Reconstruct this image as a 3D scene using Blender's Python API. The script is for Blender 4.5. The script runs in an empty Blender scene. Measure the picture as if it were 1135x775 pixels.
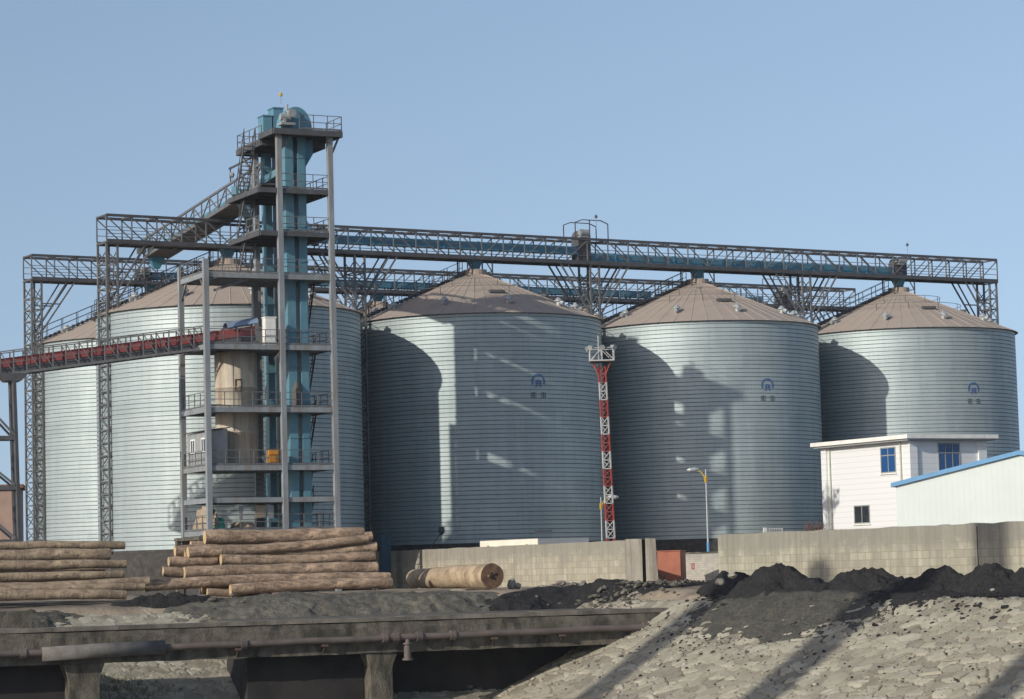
import bpy, math, random
import numpy as np
from mathutils import Vector, Matrix, noise
random.seed(7)
SC = bpy.context.scene
COL = SC.collection
R_ = math.radians
# ------------------------------------------------------------------ camera model (eye at the origin, z up, y into the scene)
FPX, Y0, RHO = 2895.3, 633.0, R_(1.5)
PT = math.atan((Y0-387.5)/FPX)
R0 = Vector((1,0,0)); FW = Vector((0,math.cos(PT),math.sin(PT))); U0 = Vector((0,-math.sin(PT),math.cos(PT)))
CR = math.cos(RHO)*R0-math.sin(RHO)*U0
CU = math.sin(RHO)*R0+math.cos(RHO)*U0
def ray(u, v):
    return (FW + CR*((u-567.5)/FPX) + CU*((387.5-v)/FPX))
def at(u, v, D):                       # real point measured in the photograph at distance D (metres into the scene)
    d = ray(u, v); return d*(D/d.y)
cd = bpy.data.cameras.new('camera'); cam = bpy.data.objects.new('camera', cd); COL.objects.link(cam)
cd.sensor_width = 36; cd.lens = FPX/1135*36; cd.clip_start = .5; cd.clip_end = 20000
M3 = Matrix((CR, CU, -FW)).transposed(); cam.matrix_world = M3.to_4x4(); SC.camera = cam

# ------------------------------------------------------------------ light
SUN_EL = R_(22); SUNH = Vector((-.707,-.707,0))
sd = bpy.data.lights.new('sun', 'SUN'); so = bpy.data.objects.new('sun', sd); COL.objects.link(so)
sd.energy = 3.3; sd.angle = R_(.53); sd.color = (1,.95,.85)
tosun = SUNH.normalized()*math.cos(SUN_EL)+Vector((0,0,math.sin(SUN_EL)))
so.rotation_euler = tosun.to_track_quat('Z','Y').to_euler(); so.location = (-60,-60,80)
W = bpy.data.worlds.new('World'); SC.world = W; W.use_nodes = True
nt = W.node_tree; bg = nt.nodes['Background']
sky = nt.nodes.new('ShaderNodeTexSky'); sky.sky_type = 'NISHITA'; sky.sun_disc = False
sky.sun_elevation = SUN_EL; sky.sun_rotation = math.atan2(tosun.x, tosun.y)
sky.air_density = .8; sky.dust_density = .6; sky.ozone_density = 2.6
wc = nt.nodes.new('ShaderNodeTexCoord'); wm = nt.nodes.new('ShaderNodeVectorMath'); wm.operation = 'MULTIPLY_ADD'   # hazy day: the sky pales less towards the horizon
wm.inputs[1].default_value = (1,1,.5); wm.inputs[2].default_value = (0,0,.125); nt.links.new(wc.outputs['Generated'], wm.inputs[0])
wn = nt.nodes.new('ShaderNodeVectorMath'); wn.operation = 'NORMALIZE'; nt.links.new(wm.outputs[0], wn.inputs[0]); nt.links.new(wn.outputs[0], sky.inputs[0])
tn = nt.nodes.new('ShaderNodeMix'); tn.data_type = 'RGBA'; tn.blend_type = 'MULTIPLY'; tn.inputs[0].default_value = 1   # hazy winter air: a slightly warmer sky
tn.inputs[7].default_value = (1.27,1.07,.92,1); nt.links.new(sky.outputs[0], tn.inputs[6]); nt.links.new(tn.outputs[2], bg.inputs[0]); bg.inputs[1].default_value = .129
SC.view_settings.view_transform = 'Standard'; SC.view_settings.look = 'None'
SC.view_settings.exposure = 0.14; SC.view_settings.gamma = 1; SC.view_settings.use_curve_mapping = False

# ------------------------------------------------------------------ materials
def mat(name, base, rough=.7, metal=0, var=.25, scale=1.5, dirt=None, dscale=.6, damt=.5, streak=None, bump=0, bscale=12, spec=.5):
    m = bpy.data.materials.new(name); m.use_nodes = True
    t = m.node_tree; N = t.nodes; L = t.links; b = N['Principled BSDF']
    b.inputs['Roughness'].default_value = rough; b.inputs['Metallic'].default_value = metal
    b.inputs['Specular IOR Level'].default_value = spec
    tc = N.new('ShaderNodeTexCoord')
    n = N.new('ShaderNodeTexNoise'); n.inputs['Scale'].default_value = scale; n.inputs['Detail'].default_value = 6
    L.new(tc.outputs['Object'], n.inputs['Vector'])
    r = N.new('ShaderNodeValToRGB'); e = r.color_ramp.elements
    e[0].position = .3; e[1].position = .7
    e[0].color = [max(0,c*(1-var)) for c in base]+[1]; e[1].color = [min(1,c*(1+var)) for c in base]+[1]
    L.new(n.outputs['Fac'], r.inputs[0]); out = r.outputs[0]
    if dirt:
        n2 = N.new('ShaderNodeTexNoise'); n2.inputs['Scale'].default_value = dscale; n2.inputs['Detail'].default_value = 9; n2.inputs['Roughness'].default_value = .65
        if streak:
            mp = N.new('ShaderNodeMapping'); mp.inputs['Scale'].default_value = streak
            L.new(tc.outputs['Object'], mp.inputs[0]); L.new(mp.outputs[0], n2.inputs['Vector'])
        else: L.new(tc.outputs['Object'], n2.inputs['Vector'])
        r2 = N.new('ShaderNodeValToRGB'); r2.color_ramp.elements[0].position = .45; r2.color_ramp.elements[1].position = .66
        r2.color_ramp.elements[0].color = (0,0,0,1); r2.color_ramp.elements[1].color = (damt,damt,damt,1)
        L.new(n2.outputs['Fac'], r2.inputs[0])
        mx = N.new('ShaderNodeMix'); mx.data_type = 'RGBA'
        L.new(r2.outputs[0], mx.inputs[0]); L.new(out, mx.inputs[6]); mx.inputs[7].default_value = list(dirt)+[1]
        out = mx.outputs[2]
    L.new(out, b.inputs['Base Color'])
    if bump:
        n3 = N.new('ShaderNodeTexNoise'); n3.inputs['Scale'].default_value = bscale; n3.inputs['Detail'].default_value = 8
        L.new(tc.outputs['Object'], n3.inputs['Vector'])
        bp = N.new('ShaderNodeBump'); bp.inputs['Strength'].default_value = 1; bp.inputs['Distance'].default_value = bump
        L.new(n3.outputs['Fac'], bp.inputs['Height']); L.new(bp.outputs[0], b.inputs['Normal'])
    m['out'] = 0
    return m
def block_mat(name, base, mortar, bw, bh, dirt, axis, coat=.955):
    """concrete block wall: brick pattern in the wall's own plane (axis = plan direction of the wall), weather streaks"""
    m = bpy.data.materials.new(name); m.use_nodes = True
    t = m.node_tree; N = t.nodes; L = t.links; b = N['Principled BSDF']; b.inputs['Roughness'].default_value = .9
    tc = N.new('ShaderNodeTexCoord')
    dp = N.new('ShaderNodeVectorMath'); dp.operation = 'DOT_PRODUCT'; dp.inputs[1].default_value = (axis[0],axis[1],0)
    L.new(tc.outputs['Object'], dp.inputs[0])
    sx = N.new('ShaderNodeSeparateXYZ'); L.new(tc.outputs['Object'], sx.inputs[0])
    cx = N.new('ShaderNodeCombineXYZ'); L.new(dp.outputs['Value'], cx.inputs[0]); L.new(sx.outputs[2], cx.inputs[1])
    br = N.new('ShaderNodeTexBrick'); L.new(cx.outputs[0], br.inputs['Vector'])
    br.inputs['Scale'].default_value = 1; br.inputs['Brick Width'].default_value = bw; br.inputs['Row Height'].default_value = bh
    br.inputs['Mortar Size'].default_value = .016; br.inputs['Mortar Smooth'].default_value = .4; br.inputs['Bias'].default_value = .1
    br.inputs['Color1'].default_value = [c*.84 for c in base]+[1]; br.inputs['Color2'].default_value = [min(1,c*1.13) for c in base]+[1]
    br.inputs['Mortar'].default_value = list(mortar)+[1]
    # the render coat over the upper part of the wall hides the blocks unevenly
    n = N.new('ShaderNodeTexNoise'); n.inputs['Scale'].default_value = .9; n.inputs['Detail'].default_value = 10; n.inputs['Roughness'].default_value = .72; L.new(tc.outputs['Object'], n.inputs['Vector'])
    ad = N.new('ShaderNodeMath'); ad.operation = 'MULTIPLY_ADD'; ad.inputs[1].default_value = .25
    L.new(sx.outputs[2], ad.inputs[0]); L.new(n.outputs['Fac'], ad.inputs[2])
    r = N.new('ShaderNodeValToRGB'); r.color_ramp.elements[0].position = 1.00; r.color_ramp.elements[1].position = 1.12 if False else 1.0
    r.color_ramp.elements[0].position = .46; r.color_ramp.elements[1].position = .56
    hf=N.new('ShaderNodeMath'); hf.operation='MULTIPLY'; hf.inputs[1].default_value=.5*coat; L.new(ad.outputs[0],hf.inputs[0]); L.new(hf.outputs[0],r.inputs[0])
    mx = N.new('ShaderNodeMix'); mx.data_type = 'RGBA'; L.new(r.outputs[0], mx.inputs[0]); L.new(br.outputs['Color'], mx.inputs[6])
    mx.inputs[7].default_value = [base[0]*.72,base[1]*.74,base[2]*.8,1]
    # vertical run-off streaks
    mp = N.new('ShaderNodeMapping'); mp.inputs['Scale'].default_value = (2.6,2.6,.16); L.new(tc.outputs['Object'], mp.inputs[0])
    n2 = N.new('ShaderNodeTexNoise'); n2.inputs['Scale'].default_value = 1.1; n2.inputs['Detail'].default_value = 7; n2.inputs['Roughness'].default_value = .7
    L.new(mp.outputs[0], n2.inputs['Vector'])
    r2 = N.new('ShaderNodeValToRGB'); r2.color_ramp.elements[0].position = .4; r2.color_ramp.elements[1].position = .72
    r2.color_ramp.elements[0].color = (0,0,0,1); r2.color_ramp.elements[1].color = (.6,.6,.6,1); L.new(n2.outputs['Fac'], r2.inputs[0])
    m2 = N.new('ShaderNodeMix'); m2.data_type = 'RGBA'; L.new(r2.outputs[0], m2.inputs[0]); L.new(mx.outputs[2], m2.inputs[6]); m2.inputs[7].default_value = list(dirt)+[1]
    L.new(m2.outputs[2], b.inputs['Base Color'])
    bp = N.new('ShaderNodeBump'); bp.inputs['Distance'].default_value = .03
    n3 = N.new('ShaderNodeTexNoise'); n3.inputs['Scale'].default_value = 9; n3.inputs['Detail'].default_value = 8; L.new(tc.outputs['Object'], n3.inputs['Vector'])
    L.new(n3.outputs['Fac'], bp.inputs['Height']); L.new(bp.outputs[0], b.inputs['Normal'])
    return m
GALV = mat('galvanised_sheet', (.395,.455,.452), .55, .36, .06, .35, (.29,.355,.37), .9, .5, (1.3,1.3,.13))
_t = GALV.node_tree; _N = _t.nodes; _L = _t.links; _b = _N['Principled BSDF']; _src = _b.inputs['Base Color'].links[0].from_socket   # rolled sheets, each a little different
_tc = _N.new('ShaderNodeTexCoord'); _sx = _N.new('ShaderNodeSeparateXYZ'); _L.new(_tc.outputs['Object'], _sx.inputs[0])
_an = _N.new('ShaderNodeMath'); _an.operation = 'ARCTAN2'; _L.new(_sx.outputs[1], _an.inputs[0]); _L.new(_sx.outputs[0], _an.inputs[1])
_ml = _N.new('ShaderNodeMath'); _ml.operation = 'MULTIPLY'; _ml.inputs[1].default_value = 10; _L.new(_an.outputs[0], _ml.inputs[0])
_cx = _N.new('ShaderNodeCombineXYZ'); _L.new(_ml.outputs[0], _cx.inputs[0]); _L.new(_sx.outputs[2], _cx.inputs[1])
_br = _N.new('ShaderNodeTexBrick'); _L.new(_cx.outputs[0], _br.inputs['Vector']); _br.inputs['Scale'].default_value = 1; _br.inputs['Brick Width'].default_value = 2.86; _br.inputs['Row Height'].default_value = 1.0
_br.inputs['Color1'].default_value = (.90,.91,.91,1); _br.inputs['Color2'].default_value = (1.06,1.05,1.05,1); _br.inputs['Mortar'].default_value = (.80,.82,.82,1); _br.inputs['Mortar Size'].default_value = .012
_mm = _N.new('ShaderNodeMix'); _mm.data_type = 'RGBA'; _mm.blend_type = 'MULTIPLY'; _mm.inputs[0].default_value = .8
_L.new(_src, _mm.inputs[6]); _L.new(_br.outputs['Color'], _mm.inputs[7]); _L.new(_mm.outputs[2], _b.inputs['Base Color'])
SEAM = mat('seam_grime_shade', (.18,.205,.21), .8, 0, .3, 2)  # groove colour: grime, with the shadow of the lip painted in
ROOF = mat('dusty_roof_sheet', (.37,.305,.25), .85, 0, .12, .5, (.25,.20,.165), .5, .6, bump=.01)
WHITE = mat('white_paint', (.78,.77,.72), .6, 0, .06, 1, (.55,.52,.45), 1.2, .4)
CREAM = mat('sunlit_hut_cream', (.74,.70,.58), .6, 0, .06, 1, (.5,.45,.35), 1.2, .4)  # lit side of the hut, sunlight put into the colour
STEEL = mat('weathered_grey_steel', (.15,.153,.157), .65, .1, .2, 1.2, (.10,.085,.075), 1.4, .7, (2,2,.4))
DKSTEEL = mat('dark_grey_steel', (.085,.088,.094), .6, .15, .25, 1.2, (.09,.07,.06), 1.6, .6)
TWSTEEL = mat('tower_grey_steel', (.245,.27,.285), .6, .05, .14, .8, (.20,.16,.12), 1.1, .75, (2.5,2.5,.25))
BLKST = mat('black_steel', (.03,.03,.032), .6, 0, .3, 2)
FLOORM = mat('dark_floor_plate', (.10,.095,.09), .8, 0, .3, 2)
BLUE = mat('blue_painted_sheet', (.075,.25,.36), .45, .05, .2, .9, (.10,.16,.19), .9, .7)
TEAL = mat('light_blue_painted_sheet', (.10,.235,.30), .45, .05, .14, .8, (.16,.27,.31), .8, .7, (2,2,.3))
RED = mat('red_painted_sheet', (.25,.055,.05), .6, 0, .25, 1.4, (.14,.05,.045), 1.2, .6)
REDBOX = mat('oxide_red_paint', (.36,.115,.06), .65, 0, .12, 1, (.24,.06,.04), .8, .5)
MASTRED = mat('mast_red', (.29,.055,.045), .55, 0, .2, 2)
MASTWHT = mat('mast_white', (.43,.43,.42), .55, 0, .08, 2)
TAN = mat('tan_bin_paint', (.50,.44,.345), .7, 0, .12, .8, (.25,.17,.11), .8, .7, (2,2,.2))
ORANGE = mat('orange_paint', (.55,.24,.03), .6, 0, .12, 2)
SHEDG = mat('grey_shed_sheet', (.27,.28,.28), .7, 0, .1, 2)
BARK = mat('stripped_log', (.36,.258,.175), .9, 0, .4, 1.1, (.10,.065,.045), 1.5, .85, (.45,3.2,3.6), bump=.06, bscale=7)
BARK2 = mat('weathered_grey_log', (.33,.25,.165), .9, 0, .4, 1.1, (.12,.08,.06), 1.5, .85, (.45,3.2,3.6), bump=.06, bscale=7)
CUT = mat('cut_timber', (.52,.37,.20), .9, 0, .2, 4)
RUST = mat('rusty_pipe', (.32,.25,.175), .85, 0, .3, 1.5, (.16,.08,.045), 1.2, .8, bump=.02)
RUSTD = mat('dark_rust_plate', (.17,.085,.05), .85, 0, .3, 3)
OLDPIPE = mat('weathered_pipe', (.115,.095,.085), .7, .1, .3, 1.2, (.16,.11,.08), 1.5, .5)
CONC = mat('stained_concrete', (.125,.11,.085), .95, 0, .4, 1.6, (.028,.026,.02), 1.3, .95, (1,1,.35), bump=.05)
DKCONC = mat('shade_and_joint_concrete', (.022,.020,.019), .95, 0, .35, .7, (.035,.03,.028), .6, .8, bump=.03)  # near-black: paints in the shade under the walkway; also dark wall joints
COALM = mat('coal', (.021,.020,.020), .95, 0, .35, 5, (.036,.034,.032), 1.5, .5, bump=.08, bscale=7, spec=.25)
GRAV = mat('grey_gravel', (.082,.077,.063), .95, 0, .4, 6, (.05,.048,.045), .7, .8, bump=.06, bscale=8, spec=.2)
RUBBLE = mat('rubble_stone', (.33,.29,.23), .95, 0, .3, 3, bump=.03)
SACK = mat('grey_sack', (.20,.18,.15), .95, 0, .3, 3, bump=.03)
EMBL = mat('emblem_blue', (.07,.135,.28), .6, 0, .15, 2)
EMDK = mat('emblem_dark', (.06,.08,.09), .7, 0, .2, 2)
DKBRICK = mat('dark_brick_base', (.06,.055,.05), .95, 0, .4, 2.5, (.05,.045,.04), 1, .7, bump=.05)
GLASS = bpy.data.materials.new('blue_window_glass'); GLASS.use_nodes = True
_b = GLASS.node_tree.nodes['Principled BSDF']; _b.inputs['Base Color'].default_value = (.02,.08,.22,1); _b.inputs['Roughness'].default_value = .12
DKGLASS = mat('dark_window_glass', (.03,.035,.04), .15, 0, .2, 2)
BLUETRIM = mat('blue_trim', (.09,.26,.46), .5, 0, .1, 1)
YEL = mat('yellow_paint', (.5,.33,.04), .6, 0, .1, 2)
POLE = mat('galvanised_pole', (.38,.40,.40), .5, .3, .1, 2)
TARP = mat('tan_tarpaulin', (.34,.27,.19), .9, 0, .2, 2)
GREEN = mat('green_tarpaulin', (.03,.26,.19), .7, 0, .2, 2)
CLOTH = mat('pale_cloth', (.34,.34,.36), .9, 0, .2, 2)
TWIG = mat('dry_twig', (.16,.09,.07), .9, 0, .2, 2)
HOUSE = mat('brown_render', (.33,.23,.18), .9, 0, .12, 1)

# ------------------------------------------------------------------ mesh helpers
class MB:
    def __init__(s): s.v=[]; s.f=[]; s.m=[]; s.mi=0
    def add(s, vs, fs):
        o=len(s.v); s.v += [tuple(p) for p in vs]; s.f += [tuple(i+o for i in f) for f in fs]; s.m += [s.mi]*len(fs); return s
    def hexa(s, p):       # 8 points: bottom ring 0-3 ccw, top ring 4-7
        return s.add(p, [(3,2,1,0),(4,5,6,7),(0,1,5,4),(1,2,6,5),(2,3,7,6),(3,0,4,7)])
    def box(s, F, u0,u1,v0,v1,z0,z1):
        return s.hexa([F(u0,v0,z0),F(u1,v0,z0),F(u1,v1,z0),F(u0,v1,z0),F(u0,v0,z1),F(u1,v0,z1),F(u1,v1,z1),F(u0,v1,z1)])
    def bar(s, a, b, w, h=None, ref=None):
        a=Vector(a); b=Vector(b); d=(b-a)
        if d.length<1e-6: return s
        d.normalize(); h=h or w
        rf = Vector(ref) if ref is not None else Vector((0,0,1))
        if abs(d.dot(rf))>.98: rf = E_ROW if abs(d.z)>.9 else Vector((0,0,1))
        sx = d.cross(rf).normalized(); sy = sx.cross(d).normalized()
        sx*=w/2; sy*=h/2
        return s.hexa([a-sx-sy,a+sx-sy,a+sx+sy,a-sx+sy,b-sx-sy,b+sx-sy,b+sx+sy,b-sx+sy])
    def tube(s, pts, r, n=8, cap=True):
        pts=[Vector(p) for p in pts]; rs = r if isinstance(r,(list,tuple)) else [r]*len(pts)
        vs=[]; fs=[]
        for i,p in enumerate(pts):
            d=(pts[min(i+1,len(pts)-1)]-pts[max(i-1,0)]).normalized()
            rf=Vector((0,0,1)) if abs(d.z)<.9 else Vector((1,0,0))
            x=d.cross(rf).normalized(); y=x.cross(d)
            for k in range(n):
                a=2*math.pi*k/n; vs.append(p+(x*math.cos(a)+y*math.sin(a))*rs[i])
        for i in range(len(pts)-1):
            for k in range(n):
                fs.append((i*n+k,i*n+(k+1)%n,(i+1)*n+(k+1)%n,(i+1)*n+k))
        if cap: fs.append(tuple(range(n-1,-1,-1))); fs.append(tuple((len(pts)-1)*n+k for k in range(n)))
        return s.add(vs,fs)
    def lathe(s, prof, c, n=24, cap=False):
        vs=[];fs=[]
        for r,z in prof:
            for k in range(n):
                a=2*math.pi*k/n; vs.append((c[0]+r*math.cos(a),c[1]+r*math.sin(a),c[2]+z))
        for i in range(len(prof)-1):
            for k in range(n): fs.append((i*n+k,i*n+(k+1)%n,(i+1)*n+(k+1)%n,(i+1)*n+k))
        if cap: fs.append(tuple(range(n-1,-1,-1))); fs.append(tuple((len(prof)-1)*n+k for k in range(n)))
        return s.add(vs,fs)
    def build(s, name, mats, parent=None, smooth=False, root=None):
        o = (parent.get('_w') if parent else None)
        off = Vector(o) if o is not None else Vector((0,0,0))
        me=bpy.data.meshes.new(name); me.from_pydata([tuple(Vector(p)-off) for p in s.v],[],s.f)
        if not isinstance(mats,(list,tuple)): mats=[mats]
        for m in mats: me.materials.append(m)
        if any(s.m): me.polygons.foreach_set('material_index', s.m)
        if smooth: me.polygons.foreach_set('use_smooth',[True]*len(me.polygons))
        me.update()
        ob=bpy.data.objects.new(name,me); COL.objects.link(ob)
        if parent:
            ob.parent=parent; ob['_w']=tuple(off)
        return ob
def tag(o, label=None, cat=None, group=None, kind=None):
    if cat and not kind: kind='thing'
    if label: o['label']=label
    if cat: o['category']=cat
    if group: o['group']=group
    if kind: o['kind']=kind
    return o
def thing(name, label, cat, loc, group=None):
    o=bpy.data.objects.new(name,None); COL.objects.link(o); o.location=loc; o['_w']=tuple(loc); o.empty_display_size=.3
    return tag(o,label,cat,group)
def solo(mb, name, mats, label, cat, loc, group=None, smooth=False):   # a thing that is one mesh, origin at its base
    off=Vector(loc); mb.v=[tuple(Vector(p)-off) for p in mb.v]
    o=mb.build(name,mats,None,smooth); o.location=off; o['_w']=tuple(loc); return tag(o,label,cat,group)
class Fr:
    def __init__(s, o, th):
        s.o=Vector(o); s.e=Vector((math.cos(th),math.sin(th),0)); s.n=Vector((-math.sin(th),math.cos(th),0))
    def __call__(s,u,v,z): return s.o+s.e*u+s.n*v+Vector((0,0,z))
    def inv(s,p):
        d=Vector(p)-s.o; return d.dot(s.e),d.dot(s.n)
def wbox(name, F, dims, m, parent): return MB().box(F,*dims).build(name,m,parent)

# ------------------------------------------------------------------ site frames
TH = math.atan2(11.237,18.697); PITCH = 21.81
C1 = Vector((-21.5,197.8,0)); GF = Fr(C1,TH); E_ROW = GF.e.copy(); N_ROW = GF.n.copy()
RS, ZE, ZA, ZB = 10.0, 19.86, 24.15, 2.2
VB = 24.4; TB = 4.1                   # back row: offset behind and along

# ================================================================== SILOS
def make_silo():
    root = thing('grain_silo', 'x', 'silo', (0,0,0))
    nseg=144; mb=MB(); nr=53; dz=(ZE-ZB)/nr; prof=[]; 
    for i in range(nr):
        z=ZB+i*dz
        prof += [(RS,z),(RS,z+dz-.062),(RS-.04,z+dz-.058),(RS-.04,z+dz-.012)]
    prof.append((RS,ZE))
    vs=[];fs=[];ms=[]
    for r,z in prof:
        for k in range(nseg):
            a=2*math.pi*k/nseg; vs.append((r*math.cos(a),r*math.sin(a),z))
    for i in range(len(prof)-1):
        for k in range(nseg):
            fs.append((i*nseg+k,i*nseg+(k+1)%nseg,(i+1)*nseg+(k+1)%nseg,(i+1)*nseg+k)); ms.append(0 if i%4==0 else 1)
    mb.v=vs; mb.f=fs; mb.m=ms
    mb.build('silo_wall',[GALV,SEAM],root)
    MB().lathe([(RS+.25,-1.6),(RS+.25,ZB-.25),(RS+.05,ZB-.2),(RS+.05,ZB)],(0,0,0),72).build('base_plinth',DKBRICK,root)
    # roof: sheets between raised radial ribs
    mb=MB(); ns=48; rr=[RS+.28,7.6,5.2,2.8,.9]
    zf=lambda r: ZE+.02+(ZA-ZE)*(1-r/RS)
    vs=[];fs=[]
    per=4
    for r in rr:
        for k in range(ns):
            for j,(da,up) in enumerate(((0,.0),(.92,0),(.94,.03),(.97,.03))):
                a=2*math.pi*(k+da)/ns; vs.append((r*math.cos(a),r*math.sin(a),zf(r)+up))
    n=ns*per
    for i in range(len(rr)-1):
        for k in range(n): fs.append((i*n+k,i*n+(k+1)%n,(i+1)*n+(k+1)%n,(i+1)*n+k))
    rf=mb.add(vs,fs).build('roof',ROOF,root)
    MB().lathe([(.95,zf(.95)),(.95,ZA+.05),(.0,ZA+.2)],(0,0,0),20).build('roof_cap',ROOF,rf)
    MB().lathe([(RS+.04,ZE-.16),(RS+.09,ZE-.14),(RS+.09,ZE-.02),(RS+.02,ZE-.01)],(0,0,0),96).build('eave_flashing',SEAM,root)
    # ventilators: hooded white caps round the roof
    for k in range(10):
        a=R_(-90-17+36*k); r=8.0; c=Vector((r*math.cos(a),r*math.sin(a),zf(r)))
        o=Vector((math.cos(a),math.sin(a),0)); t=Vector((-o.y,o.x,0)); m=MB()
        m.tube([c-Vector((0,0,.1)),c+Vector((0,0,.3))],.18,10)
        m.tube([c+Vector((0,0,.3)),c+Vector((0,0,.36)),c+Vector((0,0,.6))],[.33,.33,.1],12)
        m.tube([c+o*.1+Vector((0,0,.25)),c+o*.5+Vector((0,0,.12))],.17,8)
        m.build('roof_vent',POLE,root)
    for a0,r in ((-72,5.6),(-10,5.6),(110,5.6)):
        a=R_(a0); o=Vector((math.cos(a),math.sin(a),0)); t=Vector((-o.y,o.x,0)); c=o*r+Vector((0,0,zf(r)+.12))
        MB().bar(c-t*.6,c+t*.6,.5,.22).build('roof_hatch',DKSTEEL,root)
    # guard wires at two heights
    for r in (5.4,3.6):
        m=MB(); pr=[]
        for k in range(48):
            a=2*math.pi*k/48; pr.append(Vector((r*math.cos(a),r*math.sin(a),zf(r)+.55)))
        for k in range(48): m.bar(pr[k],pr[(k+1)%48],.035)
        for k in range(0,48,4): m.bar(pr[k],pr[k]-Vector((0,0,.6)),.035)
        m.build('roof_rail',DKSTEEL,root)
    # stair up the roof with handrail, climbing the flank that faces left
    a=R_(198); o=Vector((math.cos(a),math.sin(a),0)); t=Vector((-o.y,o.x,0)); m=MB()
    p0=o*(RS+.1)+Vector((0,0,zf(RS)+.12)); p1=o*1.2+Vector((0,0,zf(1.2)+.15))
    m.bar(p0,p1,.8,.09)
    for k in range(24):
        q=p0.lerp(p1,k/23); m.bar(q-t*.4,q+t*.4,.2,.22)
    m.build('roof_stair',DKSTEEL,root)
    m=MB()
    for s in (-.42,.42):
        for h in (.55,1.05): m.bar(p0+t*s+Vector((0,0,h)),p1+t*s+Vector((0,0,h)),.045)
        for k in range(8):
            q=p0.lerp(p1,k/7)+t*s; m.bar(q,q+Vector((0,0,1.05)),.045)
    m.build('stair_railing',DKSTEEL,root)
    # curved guard rail of the landing at the eave
    m=MB(); P=[]
    for k in range(9):
        b=a+R_(-14+3.5*k); P.append(Vector(((RS-.2)*math.cos(b),(RS-.2)*math.sin(b),zf(RS)+.1)))
    for h in (.5,1.0):
        for k in range(8): m.bar(P[k]+Vector((0,0,h)),P[k+1]+Vector((0,0,h)),.045)
    for p in P: m.bar(p,p+Vector((0,0,1)),.045)
    m.build('landing_rail',DKSTEEL,root)
    # ladder cable pipe beside the eave, left side
    return root
def curve_pt(al, z, r=RS+.02):        # al: angle from the camera-facing side, + to the right
    return Vector((r*math.sin(al),-r*math.cos(al),z))
def silo_marks(root, plate):
    """blue arch emblem over two dark characters, and a small number plate low down"""
    al0=R_(28.4); zc=14.45; W2=lambda x: al0+x/RS
    m=MB(); n=18
    def ringseg(r0,r1,a0,a1,zc=zc):
        for k in range(n):
            t0=R_(a0+(a1-a0)*k/n); t1=R_(a0+(a1-a0)*(k+1)/n)
            m.add([curve_pt(W2(r0*math.cos(t0)),zc+r0*math.sin(t0)),curve_pt(W2(r1*math.cos(t0)),zc+r1*math.sin(t0)),
                   curve_pt(W2(r1*math.cos(t1)),zc+r1*math.sin(t1)),curve_pt(W2(r0*math.cos(t1)),zc+r0*math.sin(t1))],[(0,1,2,3)])
    ringseg(.44,.60,-22,202); ringseg(.12,.26,-20,200,zc-.12)
    m.add([curve_pt(W2(x),zc+z) for x,z in ((-.3,-.42),(-.16,-.42),(0,-.1),(-.06,-.02))],[(0,1,2,3)])
    m.add([curve_pt(W2(x),zc+z) for x,z in ((.16,-.42),(.3,-.42),(.06,-.02),(0,-.1))],[(0,1,2,3)])
    m.build('emblem',EMBL,root)
    m=MB()
    def st(x0,z0,x1,z1):
        m.add([curve_pt(W2(x0),zc-1.05+z0,RS+.025),curve_pt(W2(x1),zc-1.05+z0,RS+.025),curve_pt(W2(x1),zc-1.05+z1,RS+.025),curve_pt(W2(x0),zc-1.05+z1,RS+.025)],[(0,1,2,3)])
    for cx in (-.42,.42):                     # two blocky characters, too blurred in the photo to read
        for z in (-.24,-.06,.12): st(cx-.24,z,cx+.24,z+.085)
        st(cx-.05,-.22,cx+.05,.27)
    st(-.64,-.2,-.56,.1); st(.56,-.2,.64,.1)
    m.build('lettering',mat('faded_lettering',(.13,.155,.17),.7,0,.2,2),root)
    if plate:
        al=R_(plate[0]); z=plate[1]; m=MB()
        c=lambda x,zz,r: curve_pt(al+x/RS,z+zz,r)
        m.hexa([c(-.75,-.14,RS),c(.75,-.14,RS),c(.75,-.14,RS+.04),c(-.75,-.14,RS+.04),c(-.75,.14,RS),c(.75,.14,RS),c(.75,.14,RS+.04),c(-.75,.14,RS+.04)])
        m.build('number_plate',plate[2],root)
        m=MB()
        for k in range(5):
            x=-.55+.24*k; m.add([c(x,-.07,RS+.045),c(x+.13,-.07,RS+.045),c(x+.13,.07,RS+.045),c(x,.07,RS+.045)],[(0,1,2,3)])
        m.build('plate_lettering',SHEDG,root)
proto=make_silo()
kids=list(proto.children); sub={c:list(c.children) for c in kids}
def silo_copy(first,loc,label,group,name='grain_silo'):
    if first: r=proto
    else:
        r=proto.copy(); COL.objects.link(r)
        for c in kids:
            k=c.copy(); COL.objects.link(k); k.parent=r
            for d in sub[c]:
                g=d.copy(); COL.objects.link(g); g.parent=k
    r.location=loc; r['_w']=(0,0,0); return tag(r,label,'silo',group)
FL=['leftmost front silo, sunlit galvanised steel, standing behind the elevator tower',
    'front silo right of the elevator tower, mostly in shadow, behind the huge log',
    'front silo behind the red box and street lamp, shaded on its left half',
    'rightmost front silo, standing behind the white house']
BL=['back row silo at far left, bright wall behind the lattice column',
    'back row silo with only its roof tip showing right of the tower',
    'back row silo with a sliver of roof showing beside the striped mast',
    'back row silo hidden behind the third front silo']
silos=[]
for i in range(4):
    s=silo_copy(i==0,GF(PITCH*i,0,0),FL[i],'grain silos of the front row'); silos.append(s)
for i in range(4):
    silo_copy(False,GF(TB+PITCH*i,VB,0),BL[i],'grain silos of the back row')
silo_marks(silos[1],(29,2.95,SHEDG)); silo_marks(silos[2],(30,2.75,WHITE)); silo_marks(silos[3],None)
wm=MB(); al=R_(23.5); c=curve_pt
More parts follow.
